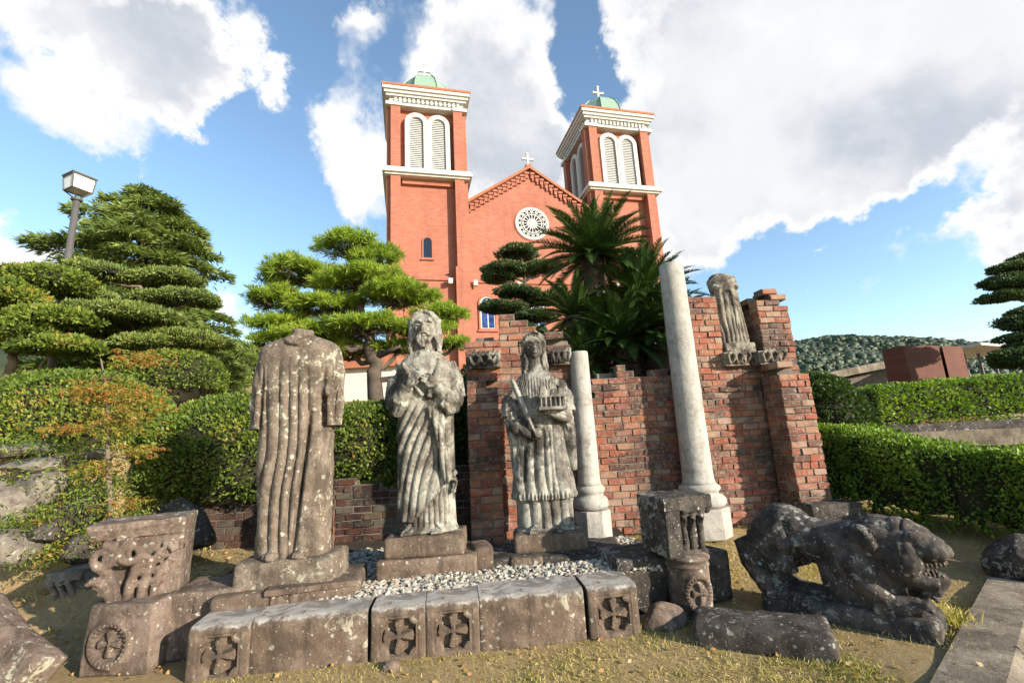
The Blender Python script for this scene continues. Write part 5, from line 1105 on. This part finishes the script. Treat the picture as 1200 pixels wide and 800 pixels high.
shrub('azalea', 'broad shady azalea hedge left of and behind the headless statue', 'shrub', (-3.75, 6.25, 1.38), (1.35, .85, .82), 26000, .055, 'azalea', low=-.6, clump=.04, seed=5)
shrub('azalea', 'low dark azalea hedge between the headless and bearded statues', 'shrub', (-2.15, 6.55, 1.32), (1.0, .75, .72), 15000, .055, 'azalea', low=-.6, clump=.05, seed=7)
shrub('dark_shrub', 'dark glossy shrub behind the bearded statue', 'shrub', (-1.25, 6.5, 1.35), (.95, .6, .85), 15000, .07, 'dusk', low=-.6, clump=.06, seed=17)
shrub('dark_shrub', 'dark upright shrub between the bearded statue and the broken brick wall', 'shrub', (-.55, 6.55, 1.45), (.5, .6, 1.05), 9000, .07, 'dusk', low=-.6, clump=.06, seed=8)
c = PY(200, 425, 8.2); shrub('azalea', 'small rounded shrub on the slope between the big azalea and the headless statue', 'shrub', (c[0], c[1], c[2]-.35), (1.0, .8, .6), 9000, .06, 'azalea', low=-.3, seed=9)
# ---------------------------------------------------------------- trees
def pp(x, y, Yd, rx, ry, rz): P = PY(x, y, Yd); return (P[0], P[1], P[2], rx, ry, rz)
# deodar cedar, layered drooping plates
def cedar(name, label, base, H, prof, nb, seed):
    rg = np.random.default_rng(seed); base = np.array(base); t = thing(name, label, 'tree', tuple(base)); b = MB(); L = Leaves()
    b.tube([(0, 0, -.3), (.05, 0, H*.3), (0, .05, H*.7), (0, 0, H*.98)], [.2, .16, .09, .02], 10); tk = b.build('trunk', M['bark'], t, True); br = MB()
    for i in range(nb):
        u = (i+.5)/nb; lv = nb//7; u = .75*(math.floor(u*lv)+.5)/lv+.25*u; z = H*(.10+.88*u); a = i*2.399+rg.normal()*.3; l = float(np.interp(u, *prof))*rg.uniform(.75, 1.12); d = np.array([math.cos(a), math.sin(a), 0]); s = np.array([-d[1], d[0], 0]); rise = rg.uniform(.0, .25)
        pts = [np.array([0, 0, z])+d*l*k/6+np.array([0, 0, l*(rise*(k/6)-.30*(k/6)**2)]) for k in range(7)]; br.tube(pts, [.05*(1-k/7)+.006 for k in range(7)], 5)
        nq = int(330*l); k = rg.uniform(.12, 1, nq)**.7; w = (rg.normal(size=nq)*.42)*l*.55*(1.15-k)**.6; p0 = np.array([np.interp(k, np.arange(7)/6, [q[j] for q in pts]) for j in range(3)]).T
        P = p0+s*w[:, None]+d*(-np.abs(w)*.35)[:, None]; P[:, 2] += -.10*np.abs(w)+rg.normal(size=nq)*.035+.06*vnoise(P+base, 3, seed); sg = np.sign(w)[:, None]
        D = unit(d*1.0+s*sg*.9+rg.normal(size=(nq, 3))*.38+np.array([0, 0, .05])); L.quads(P, D, rg.uniform(.10, .24, nq), .17, .06)
        m2 = rg.random(nq) < .6; L.quads(P[m2]-[0, 0, .03], unit(D[m2]+rg.normal(size=(m2.sum(), 3))*.5), rg.uniform(.08, .18, m2.sum()), .22, .1)
    br.build('branch', M['bark'], t, True); L.build('crown', M['cedar'], t); return t
P = PY(150, 430, 10.5); zb = float(hgt(P[0], P[1])); top = PY(135, 220, 10.5)
cedar('cedar', 'tall layered cedar behind the lamp post on the left', (P[0]+.05, 10.5, zb), top[2]-zb, ([0, .25, .45, .62, .75, .86, .95, 1.0], [2.0, 1.9, 1.75, 1.95, 1.85, 1.3, .9, .2]), 105, 4)
P = PY(215, 420, 12); cedar('cedar', 'spreading lower cedar to the right of the tall one', (P[0], 12, float(hgt(P[0], 12))), PY(195, 318, 12)[2]-float(hgt(P[0], 12)), ([0, .3, .6, 1.0], [1.7, 1.7, 1.3, .2]), 60, 14)
# cloud pruned trees, left
cloud_tree('pruned_tree', 'cloud pruned tree with flat clipped pads in front of the cedar', PY(162, 428, 8.2), [pp(118, 322, 8.2, .62, .5, .2), pp(90, 345, 8.0, .75, .55, .18), pp(195, 330, 8.6, .62, .5, .22), pp(150, 372, 7.8, 1.0, .7, .2), pp(225, 352, 8.5, .5, .5, .18), pp(215, 400, 8.3, .8, .6, .2), pp(120, 400, 8.3, .8, .6, .18), pp(180, 352, 8.4, .5, .4, .14), pp(170, 405, 7.9, .5, .5, .15)], 'cloudleaf', .07, 5200, tr=.10, trunk=[PY(162, 430, 8.2), PY(163, 395, 8.2), PY(180, 358, 8.3), PY(196, 335, 8.5)], bark='palebark')
cloud_tree('pruned_tree', 'cloud pruned evergreen with reddish pads and pale trunk at the left edge', (PY(8, 440, 7.2)[0], 7.2, 2.0), [pp(40, 335, 7.4, .85, .6, .3), pp(5, 352, 7.0, .55, .5, .32), pp(60, 378, 7.1, .7, .5, .24), pp(10, 395, 6.9, .7, .5, .26), pp(70, 408, 7.0, .6, .5, .16), pp(-30, 375, 7.2, .7, .6, .3)], 'azalea', .07, 5200, tr=.09, trunk=[PY(0, 480, 7.2), PY(12, 430, 7.2), PY(20, 395, 7.1), PY(38, 350, 7.3)], bark='palebark', mess=.7, asp=.5)
# Japanese pine with open tufted pads
def pine(name, label, base, pads, trunk, dens=380):
    base = np.array(base, float); t = thing(name, label, 'tree', tuple(base)); b = MB(); L = Leaves(); T_ = []
    tp = [np.array(p)-base for p in trunk]
    for i in range(len(tp)-1):
        for k in range(5): T_.append(tp[i]+(tp[i+1]-tp[i])*k/5+rng.normal(size=3)*.015)
    T_.append(tp[-1]); b.tube(T_, [.15*(1-.7*i/len(T_)) for i in range(len(T_))], 10); b.build('trunk', M['bark'], t, True); br = MB()
    for p in pads:
        c = np.array(p[:3])-base; r = np.array(p[3:6]); k = int(np.argmin([np.linalg.norm((q-c)*[1, 1, 1.6]) for q in T_])); k = max(0, k-3); limb(br, T_[k], c-[0, 0, r[2]*.5], .06, .03, .3, 6)
        nt_ = int(dens*r[0]*r[1]*3); U_ = unit(rng.normal(size=(nt_, 3))); U_[:, 2] = np.abs(U_[:, 2])*1.0-.25*(rng.random(nt_) < .3); C_ = U_*r*rng.uniform(.45, 1.05, nt_)[:, None]; C_ += .10*np.stack([vnoise(C_+c, 3, 1), vnoise(C_+c, 3, 2), vnoise(C_+c, 3, 3)], 1)+c
        for j in range(12): a = rng.uniform(0, 6.28); e = c+[r[0]*.75*math.cos(a), r[1]*.75*math.sin(a), 0]; limb(br, c-[0, 0, r[2]*.5], e, .022, .008, .5, 4, 5)
        N_ = 22; P = np.repeat(C_, N_, 0); D = unit(np.repeat(U_*[.6, .6, .3]+[0, 0, .6], N_, 0)+rng.normal(size=(nt_*N_, 3))*.62); L.quads(P, D, rng.uniform(.09, .17, nt_*N_), .085)
    br.build('branch', M['bark'], t, True); L.build('crown', M['pine'], t); return t
D0_ = 8.3
pine('pine_tree', 'bright green spreading pine with a crooked trunk between the headless and bearded statues', (PY(440, 470, D0_)[0], D0_, 1.9), [pp(408, 292, D0_, .62, .6, .26), pp(440, 306, D0_+.1, .5, .5, .22), pp(350, 325, D0_, .75, .65, .25), pp(425, 335, D0_, .95, .8, .26), pp(320, 352, D0_, .5, .5, .2), pp(470, 350, D0_, .75, .7, .2), pp(380, 362, D0_+.1, .8, .7, .24), pp(325, 382, D0_, .55, .5, .2), pp(515, 372, D0_, .5, .5, .16), pp(430, 385, D0_-.2, .75, .6, .2), pp(495, 388, D0_-.1, .6, .5, .16), pp(530, 404, D0_, .35, .4, .12), pp(370, 396, D0_, .7, .6, .2), pp(405, 415, D0_+.3, .6, .5, .2), pp(312, 402, D0_, .3, .3, .1), pp(470, 408, D0_+.2, .5, .4, .14)], [PY(442, 475, D0_), PY(438, 425, D0_), PY(432, 395, D0_), PY(418, 350, D0_), PY(412, 300, D0_)])
cloud_tree('pruned_tree', 'dark cloud pruned tree with five flat pads in front of the church gable', PY(622, 440, 11), [pp(606, 298, 11, .52, .5, .17), pp(592, 318, 10.9, .58, .5, .16), pp(633, 316, 11.1, .6, .5, .16), pp(585, 326, 11, .42, .4, .14), pp(610, 345, 10.8, .62, .5, .15), pp(641, 352, 11, .55, .5, .15), pp(590, 362, 10.9, .62, .5, .16), pp(627, 372, 11, .6, .5, .14), pp(616, 388, 10.9, .5, .5, .13), pp(650, 398, 11, .6, .5, .13), pp(600, 405, 11, .6, .5, .15)], 'niwaki', .065, 6500, tr=.10, trunk=[PY(618, 450, 11), PY(620, 390, 11), PY(617, 345, 11), PY(612, 305, 11)], mess=.45)
cloud_tree('pruned_tree', 'cloud pruned pine with many thin pads leaning in from the right edge', PY(1206, 470, 12.5), [pp(1215, 302, 12.5, 0.68, .6, .14), pp(1190, 314, 12.4, 0.64, .5, .13), pp(1175, 329, 12.5, 0.53, .5, .14), pp(1196, 333, 12.3, 0.77, .5, .13), pp(1174, 349, 12.5, 0.56, .5, .15), pp(1216, 344, 12.6, 0.42, .5, .14), pp(1206, 366, 12.4, 0.59, .5, .14), pp(1188, 378, 12.5, 0.44, .5, .12), pp(1210, 382, 12.3, 0.68, .5, .13), pp(1198, 396, 12.5, 0.59, .5, .13), pp(1220, 402, 12.4, 0.77, .6, .13), pp(1190, 414, 12.4, 0.59, .5, .13), pp(1200, 426, 12.5, 0.77, .6, .14), pp(1240, 360, 12.5, 0.77, .6, .14), pp(1235, 320, 12.5, 0.68, .6, .14)], 'niwaki', .075, 5200, tr=.16, trunk=[PY(1212, 480, 12.5), PY(1206, 420, 12.5), PY(1214, 370, 12.5), PY(1208, 310, 12.5)], mess=.45)
# cycads
def cycad(name, label, base, heads, nf=64, Lf=1.15):
    base = np.array(base, float); t = thing(name, label, 'cycad', tuple(base)); b = MB(); L = Leaves(); rc = MB()
    for (h, fl, n_) in heads:
        c = np.array(h)-base; tk = np.array([c[0]*.35, c[1]*.35, 0]); pts = [tk+(c-tk)*k/7 for k in range(8)]; b.tube(pts, [.21+.02*math.sin(k*9) for k in range(8)], 10)
        for k in range(260):
            u = rng.random(); a = rng.uniform(0, 6.28); p = tk+(c-tk)*u+[.2*math.cos(a), .2*math.sin(a), 0]; b.tube([p, p+[.05*math.cos(a), .05*math.sin(a), .03]], [.026, .010], 4)
        for i in range(n_):
            a = i*2.399+rng.normal()*.2; el = rad(np.interp((i/n_), [0, 1], [84, -28])+rng.normal()*6); l = fl*rng.uniform(.85, 1.1); d = np.array([math.cos(a), math.sin(a), 0]); P_ = []; p = c+d*.05; e = el
            K = 30
            for k in range(K+1): P_.append(p.copy()); p = p+(d*math.cos(e)+np.array([0, 0, math.sin(e)]))*l/K; e -= rad(36)/K*(.4+1.4*k/K)
            P_ = np.array(P_); rc.tube(P_[::5], list(np.linspace(.012, .003, len(P_[::5]))), 4, cap=False); tg = unit(np.gradient(P_, axis=0)); sd_ = np.cross(d, [0, 0, 1.]); nm = np.cross(sd_, tg)
            k = np.arange(K*2)/2; i0 = np.minimum(k.astype(int), K-1); Pm = P_[i0]+(P_[i0+1]-P_[i0])*(k-i0)[:, None]; u = k/K; ll = .165*np.sin(np.clip(.18+u*.86, 0, 1)*math.pi)**.6*fl/1.1
            for s in (-1, 1):
                D = unit(sd_*s*.9+tg[i0]*(.35+.5*u[:, None])+nm[i0]*.28*1.0+rng.normal(size=(len(k), 3))*.05)
                wv = tg[i0]*.0095; a_ = Pm-wv; b_ = Pm+wv; tip = Pm+D*ll[:, None]; m_ = Pm+D*ll[:, None]*.6
                L.V.append(np.stack([a_, b_, m_+wv*.8, m_-wv*.8], 1).reshape(-1, 3)); q = np.arange(len(k))*4+L.n; L.F.append(np.stack([q, q+1, q+2, q+3], 1)); L.n += 4*len(k)
                L.V.append(np.stack([m_-wv*.8, m_+wv*.8, tip+wv*.15, tip-wv*.15], 1).reshape(-1, 3)); q = np.arange(len(k))*4+L.n; L.F.append(np.stack([q, q+1, q+2, q+3], 1)); L.n += 4*len(k)
    b.build('trunk', M['bark'], t, True); rc.build('frond_stem', M['cycad'], t); L.build('frond', M['cycad'], t); return t
Y0 = 7.9
cycad('cycad', 'tall cycad palm rising highest in front of the right church tower', (PY(692, 480, Y0)[0], Y0, 1.3), [(PY(696, 300, Y0), 1.2, 96)])
cycad('cycad', 'lower dark cycad clump with several crowns behind the tall pale column', (PY(740, 480, Y0)[0], Y0-.1, 1.2), [(PY(752, 352, Y0-.1), 1.15, 84), (PY(775, 385, Y0-.4), .95, 60), (PY(730, 400, Y0-.5), 1.0, 70)])
cycad('cycad', 'shorter cycad spreading dark fronds left of the clump', (PY(675, 480, Y0)[0], Y0-.2, 1.2), [(PY(676, 372, Y0-.1), .9, 40), (PY(690, 425, Y0-.5), .8, 40)])
# small maple on the left bank
base = PY(128, 640, 5.0); t = thing('maple_sapling', 'slender young maple with yellow and orange leaves in front of the big azalea', 'tree', tuple(base)); b = MB(); L = Leaves()
T_ = [PY(x, y, 5.0)-base for x, y in ((128, 640), (130, 590), (126, 540), (127, 500), (124, 450), (118, 420))]; b.tube(T_, [.028, .026, .023, .018, .012, .006], 8)
for (x, y, sx, sy, n_) in ((125, 455, 26, 10, 230), (165, 420, 24, 10, 200), (110, 460, 26, 14, 240), (150, 485, 28, 16, 300), (165, 462, 18, 12, 160), (85, 500, 26, 7, 170), (165, 528, 18, 8, 110), (115, 548, 14, 10, 120), (150, 590, 12, 8, 60), (60, 600, 22, 14, 110), (90, 640, 26, 10, 120), (140, 505, 26, 8, 120)):
    C_ = PY(x, y, 4.9)-base; s = 4.9/520; k = int(np.argmin([abs(q[2]-C_[2]+.12) for q in T_])); limb(b, T_[k], C_, .009, .004, .3, 4, 5)
    P = C_+rng.normal(size=(n_, 3))*[sx*s*.5, .14, sy*s*.5]
    for j in range(5): L.quads(P[:n_*2//3], unit(rng.normal(size=(n_*2//3, 3))*.25+[[math.cos(j*.75-1.5)*.0+math.sin(j*.6-1.2), .2, -math.cos(j*.6-1.2)*.7]]), rng.uniform(.035, .06, n_*2//3), .3)
b.build('stem', M['palebark'], t, True); L.build('leaves', M['maple'], t)
# distant trees left of the headless statue and by the white building
for (x, y, Yd, r, lab) in ((268, 420, 30, 1.6, 'rounded olive tree far beyond the cedar'), (288, 424, 27, 1.4, 'dark green tree just left of the headless statue shoulder, far behind')):
    P = PY(x, y, Yd); g = float(hgt(P[0], P[1])); t = thing('distant_tree', lab, 'tree', (P[0], P[1], g)); L = Leaves(); dome(L, (0, 0, P[2]-g-r*.4), (r, r, r*1.1), 6000, .22, seed=3, low=-.7, bump=.2); L.build('crown', M['cloudleaf'], t); b = MB(); b.tube([(0, 0, -.2), (0, 0, P[2]-g)], [.15, .08], 7); b.build('trunk', M['bark'], t)
# ---------------------------------------------------------------- lamp post
B0 = PY(64, 395, 8.5); T0_ = PY(91, 228, 8.5); zb = float(hgt(B0[0], 8.5)); t = thing('street_lamp', 'tall lamp post with a square white lantern standing before the cedar', 'street lamp', (T0_[0], 8.5, zb), rad(-22)); zt = T0_[2]-zb
b = MB(); b.tube([(0, 0, 0), (0, 0, zt-.1)], [.07, .055], 14); b.lathe([(.12, 0), (.12, .06), (.08, .1)], 14); b.build('pole', M['pole'], t, True)
b = MB(); hw = .19; hb = .165
for sx in (-1, 1):
    for sy in (-1, 1):
        b.tube([(0, 0, zt-.12), (sx*hb, sy*hb, zt+.06)], .013, 6); b.tube([(sx*hb, sy*hb, zt+.06), (sx*hw, sy*hw, zt+.36)], .013, 6)
for (r_, z_) in ((hb, zt+.06), (hw, zt+.36)):
    for i in range(4): a = math.pi/4+i*math.pi/2; p = [(r_*1.414*math.cos(a+k*math.pi/2), r_*1.414*math.sin(a+k*math.pi/2), z_) for k in (0, 1)]; b.tube(p, .014, 6)
b.lathe([(.09, zt-.14), (.10, zt-.10), (.05, zt-.07)], 12); b.prism([(-hw-.02, -hw-.02), (hw+.02, -hw-.02), (hw+.02, hw+.02), (-hw-.02, hw+.02)], zt+.37, zt+.39)
fr = b.build('lantern_frame', M['pole'], t)
b = MB(); k = .93; b.add([(sx*hb*k, sy*hb*k, zt+.07) for sx, sy in ((-1, -1), (1, -1), (1, 1), (-1, 1))]+[(sx*hw*k, sy*hw*k, zt+.355) for sx, sy in ((-1, -1), (1, -1), (1, 1), (-1, 1))], [(3, 2, 1, 0), (4, 5, 6, 7), (0, 1, 5, 4), (1, 2, 6, 5), (2, 3, 7, 6), (3, 0, 4, 7)]); b.build('lamp_shade', M['lampglass'], fr)
# ---------------------------------------------------------------- far right: road, buildings
P0 = [PZ(x, y, 1.03) for x, y in ((1040, 489), (1420, 540), (1900, 660), (1400, 500), (1180, 483), (1060, 482))]
b = MB(); n0 = len(P0)
rd = [(5.0, 10.05), (16, 9.0), (18, 6.3), (9.2, 7.6), (4.6, 8.9)]; b.prism(rd, .9, 1.045); tag(b.build('road', M['asphalt'], None), kind='structure')
b = MB(); b.add([(4.5, 8.75, .9), (9.1, 7.45, .9), (9.15, 7.6, .9), (4.55, 8.9, .9), (4.5, 8.75, 1.16), (9.1, 7.45, 1.16), (9.15, 7.6, 1.16), (4.55, 8.9, 1.16)], [(3, 2, 1, 0), (4, 5, 6, 7), (0, 1, 5, 4), (1, 2, 6, 5), (2, 3, 7, 6), (3, 0, 4, 7)]); tag(b.build('kerb', M['concrete'], None), kind='structure')
b = MB(); b.add([(6.9, 10.05, .9), (17, 9.25, .9), (17, 9.5, .9), (6.9, 10.3, .9), (6.9, 10.05, 1.25), (17, 9.25, 1.25), (17, 9.5, 1.25), (6.9, 10.3, 1.25)], [(3, 2, 1, 0), (4, 5, 6, 7), (0, 1, 5, 4), (1, 2, 6, 5), (2, 3, 7, 6), (3, 0, 4, 7)]); tag(b.build('stone_wall', M['dark'], None), 'low dark stone wall at the foot of the far hedge', 'wall')
A_ = PY(1042, 452, 15); zt = PY(1042, 410, 15)[2]
t = thing('brick_block', 'red brick block building with a pale joint beyond the far hedge', 'building', (A_[0], 15, 1.0), rad(0)); b = MB()
sx_ = PY(1064, 430, 14.2)-A_; ex_ = PY(1104, 430, 14.6)-A_; gx = PY(1109, 430, 14.6)-A_; fx_ = PY(1133, 430, 15)-A_; H_ = zt-1.0
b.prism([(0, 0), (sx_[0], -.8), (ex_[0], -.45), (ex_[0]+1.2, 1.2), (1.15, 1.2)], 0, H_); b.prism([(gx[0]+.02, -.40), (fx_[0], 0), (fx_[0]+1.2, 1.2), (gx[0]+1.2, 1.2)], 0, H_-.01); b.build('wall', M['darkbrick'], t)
b = MB(); b.prism([(ex_[0]+.03, -.3), (gx[0]-.0, -.3), (gx[0]+.9, 1.0), (ex_[0]+.9, 1.0)], 0, H_-.15); b.build('joint', M['white'], t)
t = thing('flat_roofed_hall', 'low hall with a pale sloping flat roof between the shrub and the brick block', 'building', (PY(1000, 450, 19)[0], 19, 1.0)); xl = PY(975, 440, 19)[0]-t.location.x; xr = PY(1150, 440, 19)[0]-t.location.x; z1_ = PY(980, 437, 19)[2]-1; z2_ = PY(1042, 424, 19)[2]-1; sl = (z2_-z1_)/(PY(1042, 424, 19)[0]-PY(980, 437, 19)[0])
xr = PY(1060, 424, 19)[0]-t.location.x
b = MB(); b.add([(xl, 0, 0), (xr, 0, 0), (xr, 5, 0), (xl, 5, 0), (xl, 0, z1_-.3), (xr, 0, z1_-.3+sl*(xr-xl)), (xr, 5, z1_-.3+sl*(xr-xl)), (xl, 5, z1_-.3)], [(3, 2, 1, 0), (4, 5, 6, 7), (0, 1, 5, 4), (1, 2, 6, 5), (2, 3, 7, 6), (3, 0, 4, 7)]); b.build('wall', M['mortar'], t)
b = MB(); za, zc = z1_, z1_+sl*(xr-xl+.3); b.add([(xl-.3, -.4, za-.28), (xr, -.4, zc-.28), (xr, 5.4, zc-.28), (xl-.3, 5.4, za-.28), (xl-.3, -.4, za), (xr, -.4, zc), (xr, 5.4, zc), (xl-.3, 5.4, za)], [(3, 2, 1, 0), (4, 5, 6, 7), (0, 1, 5, 4), (1, 2, 6, 5), (2, 3, 7, 6), (3, 0, 4, 7)]); b.build('roof', M['concrete'], t)
t = thing('canopy', 'thin pale steel canopy roof beyond the brick block at right', 'canopy', (PY(1145, 440, 17)[0], 17, 1.0)); x0_ = PY(1118, 408, 17)[0]-t.location.x; x1_ = PY(1172, 411, 17)[0]-t.location.x; z0_ = PY(1118, 407, 17)[2]-1; z3_ = PY(1172, 411, 17)[2]-1
b = MB(); b.add([(x0_, -1, z0_-.1), (x1_, -1, z3_-.1), (x1_, 2, z3_-.1), (x0_, 2, z0_-.1), (x0_, -1, z0_), (x1_, -1, z3_), (x1_, 2, z3_), (x0_, 2, z0_)], [(3, 2, 1, 0), (4, 5, 6, 7), (0, 1, 5, 4), (1, 2, 6, 5), (2, 3, 7, 6), (3, 0, 4, 7)]); b.build('roof', M['louvre'], t)
b = MB(); 
for x_ in (x0_+.3, (x0_+x1_)/2, x1_-.3): b.tube([(x_, 0, 0), (x_, 0, min(z0_, z3_)-.05)], .05, 8)
b.build('post', M['pole'], t)
P = PY(418, 445, 18); t = thing('white_house', 'low white walled house with a red roof glimpsed behind the pine', 'building', (P[0], 18, float(hgt(P[0], 18))-.3)); zt = PY(418, 432, 18)[2]-t.location.z; b = MB(); b.box(-1.6, 1.5, 0, 4, 0, zt); b.build('wall', M['white'], t)
b = MB(); b.prism([(-1.9, zt), (1.8, zt), (1.3, zt+.9), (-1.3, zt+.9)], -.3, 4.3, 0, 'y'); b.build('roof', M['terra'], t)
# ---------------------------------------------------------------- gravel, grass, litter
def gravel():
    bm = bmesh.new(); bmesh.ops.create_icosphere(bm, subdivisions=1, radius=1); B_ = np.array([v.co for v in bm.verts]); Fb = np.array([[v.index for v in f.verts] for f in bm.faces]); bm.free()
    n = 9500; x = rng.uniform(-2.5, 1.15, n*2); y = rng.uniform(3.75, 5.4, n*2); front = KO[1]+(x-KO[0])*math.tan(KA)+.30; m_ = (y > front) & (y < 5.35) & (rng.random(n*2) < np.where(y > 4.9, .5, 1)); x, y = x[m_][:n], y[m_][:n]; n = len(x)
    s = rng.uniform(.010, .026, n); z = .325+rng.uniform(0, .028, n)+.02*vnoise(np.stack([x, y, x*0], 1), 3, 2)
    Rz = rng.uniform(0, 6.28, n); c, sn = np.cos(Rz), np.sin(Rz); sh = np.stack([s*rng.uniform(.8, 1.5, n), s*rng.uniform(.7, 1.1, n), s*rng.uniform(.45, .85, n)], 1)
    V = B_[None]*(1+.22*rng.normal(size=(n, len(B_), 1)))*sh[:, None, :]; X = V[..., 0]*c[:, None]-V[..., 1]*sn[:, None]+x[:, None]; Y_ = V[..., 0]*sn[:, None]+V[..., 1]*c[:, None]+y[:, None]; V = np.stack([X, Y_, V[..., 2]+z[:, None]], -1)
    Fq = (Fb[None]+(np.arange(n)*len(B_))[:, None, None]).reshape(-1, 3); o = mesh_np('gravel', V.reshape(-1, 3), Fq, M['gravel']); tag(o, 'loose pale grey gravel filling the bed round the statues', 'gravel', kind='stuff')
t_ = NT('gravel_stone'); t_.col(t_.ramp(t_.rnd(), [(0, (.26, .22, .16)), (.4, (.48, .44, .36)), (.8, (.62, .58, .50)), (1, (.46, .34, .22))])); t_.bump(t_.noise(60), .5, .01); M['gravel'] = t_.m
gravel()
def in_block(x, y):
    k = (y > KO[1]+(x-KO[0])*math.tan(KA)-.02) & (x > -2.32) & (x < .95) & (y < 5.9); return k
def grass():
    L = Leaves(); n = 380000; x = rng.uniform(-4.2, 5.2, n); y = 2.3+4.7*rng.uniform(0, 1, n)**1.5; P = np.stack([x, y, hgt(x, y)+.01], 1); nz = fbm(P*[1, 1, 0], 1.6, 12, 4)+.35*vnoise(P*[1, 1, 0], 9, 3)
    m_ = ~in_block(x, y) & (nz > rng.uniform(-.8, .6, n)) & ~((x < -2.2) & (y < 4.7)); 
    dd = (x-2.02)*.664-(y-2.7)*.75; m_ &= ~((x*.63-y*.78) > (2.02*.63-2.7*.78)-.02+0*dd)
    P = P[m_]; k = len(P); dens = nz[m_]
    L.quads(P-[0, 0, .015], unit(rng.normal(size=(k, 3))*[.7, .7, .2]+[0, 0, .55]), rng.uniform(.015, .042, k)*(1+.6*np.clip(dens, 0, 1)), .12)
    for (cx, cy, rr, nn, hh) in ((2.98, 3.62, .12, 320, .14), (3.05, 3.75, .12, 250, .12), (-.9, 3.36, .3, 160, .05), (.45, 3.62, .5, 260, .05), (2.1, 4.9, .5, 500, .05), (2.7, 3.42, .2, 200, .07), (-4.6, 5.6, .8, 900, .14), (1.0, 3.72, .25, 200, .07), (1.9, 5.4, .35, 400, .08), (2.8, 5.2, .5, 400, .07), (-3.4, 4.4, .5, 400, .06)):
        q = rng.normal(size=(nn, 2))*rr*.6+[cx, cy]; P = np.stack([q[:, 0], q[:, 1], hgt(q[:, 0], q[:, 1])], 1); L.quads(P, unit(rng.normal(size=(nn, 3))*[.5, .5, .1]+[0, 0, .9]), hh*rng.uniform(.5, 1.2, nn), .07, .15)
    tag(L.build('grass', M['grass']), 'short dry yellow and green grass of the lawn', 'grass', kind='stuff')
    L = Leaves(); n = 2600; x = np.r_[rng.normal(-3.9, .9, n//2), rng.uniform(-3, 3.5, n-n//2)]; y = np.r_[rng.normal(4.7, .5, n//2), rng.uniform(2.6, 6.5, n-n//2)]; m_ = ~in_block(x, y); x, y = x[m_], y[m_]; P = np.stack([x, y, hgt(x, y)+.02], 1)
    L.quads(P, unit(rng.normal(size=P.shape)*[1, 1, .25]), rng.uniform(.02, .05, len(P)), .6); tag(L.build('leaf_litter', M['dry']), 'fallen brown and orange leaves scattered on the ground', 'leaf litter', kind='stuff')
grass()
P = PY(1016, 402, 420); t = thing('radio_mast', 'tiny thin radio mast on the crest of the far wooded hill', 'mast', (P[0], 420, P[2]-3)); b = MB(); b.tube([(0, 0, 0), (0, 0, 11)], [.5, .25], 6); b.build('pole', M['pole'], t); b = MB(); b.tube([(-1.2, 0, 8), (1.2, 0, 8)], .25, 5); b.build('antenna', M['pole'], t)
# low weeds on the left bank
L = Leaves(); n = 6600; P = np.concatenate([PY(x, y, Yd)+rng.normal(size=(n//11, 3))*[.22, .14, .07] for x, y, Yd in ((30, 522, 5.45), (75, 560, 5.1), (110, 580, 5.0), (60, 650, 4.75), (70, 600, 4.95), (15, 615, 4.7), (90, 530, 5.4), (130, 560, 5.2), (150, 600, 5.1), (30, 570, 5.1), (110, 620, 4.9))])
L.quads(P, unit(rng.normal(size=P.shape)+[0, -.2, .6]), rng.uniform(.02, .06, len(P)), .35); tag(L.build('weeds', M['azalea']), 'low weeds and creeping plants among the bank rocks', 'weeds', kind='stuff')
GR = {'carved_kerb_stone': 'kerb stones carved with crosses', 'kerb_stone': 'plain kerb stones of the bed', 'stone_column': 'pale columns before the brick ruins', 'ruined_brick_wall': 'ruined brick walls behind the statues',
      'pruned_tree': 'cloud pruned trees', 'azalea': 'clipped azaleas behind the statues', 'dark_shrub': 'dark shrubs behind the statues', 'cedar': 'cedars on the left', 'cycad': 'cycads behind the ruins',
      'clipped_hedge': 'clipped hedges on the right', 'distant_tree': 'distant trees beyond the cedars', 'rock': 'loose rocks of the garden', 'base_stone': 'flat stones under and beside the statues', 'stone_block': 'cut stone blocks lying about', 'carved_capital': 'carved capitals from the old church', 'stone_slab': 'fallen stone slabs'}
for o in S.objects:
    k = o.name.split('.')[0]
    if o.parent is None and k in GR and 'label' in o: o['group'] = GR[k]
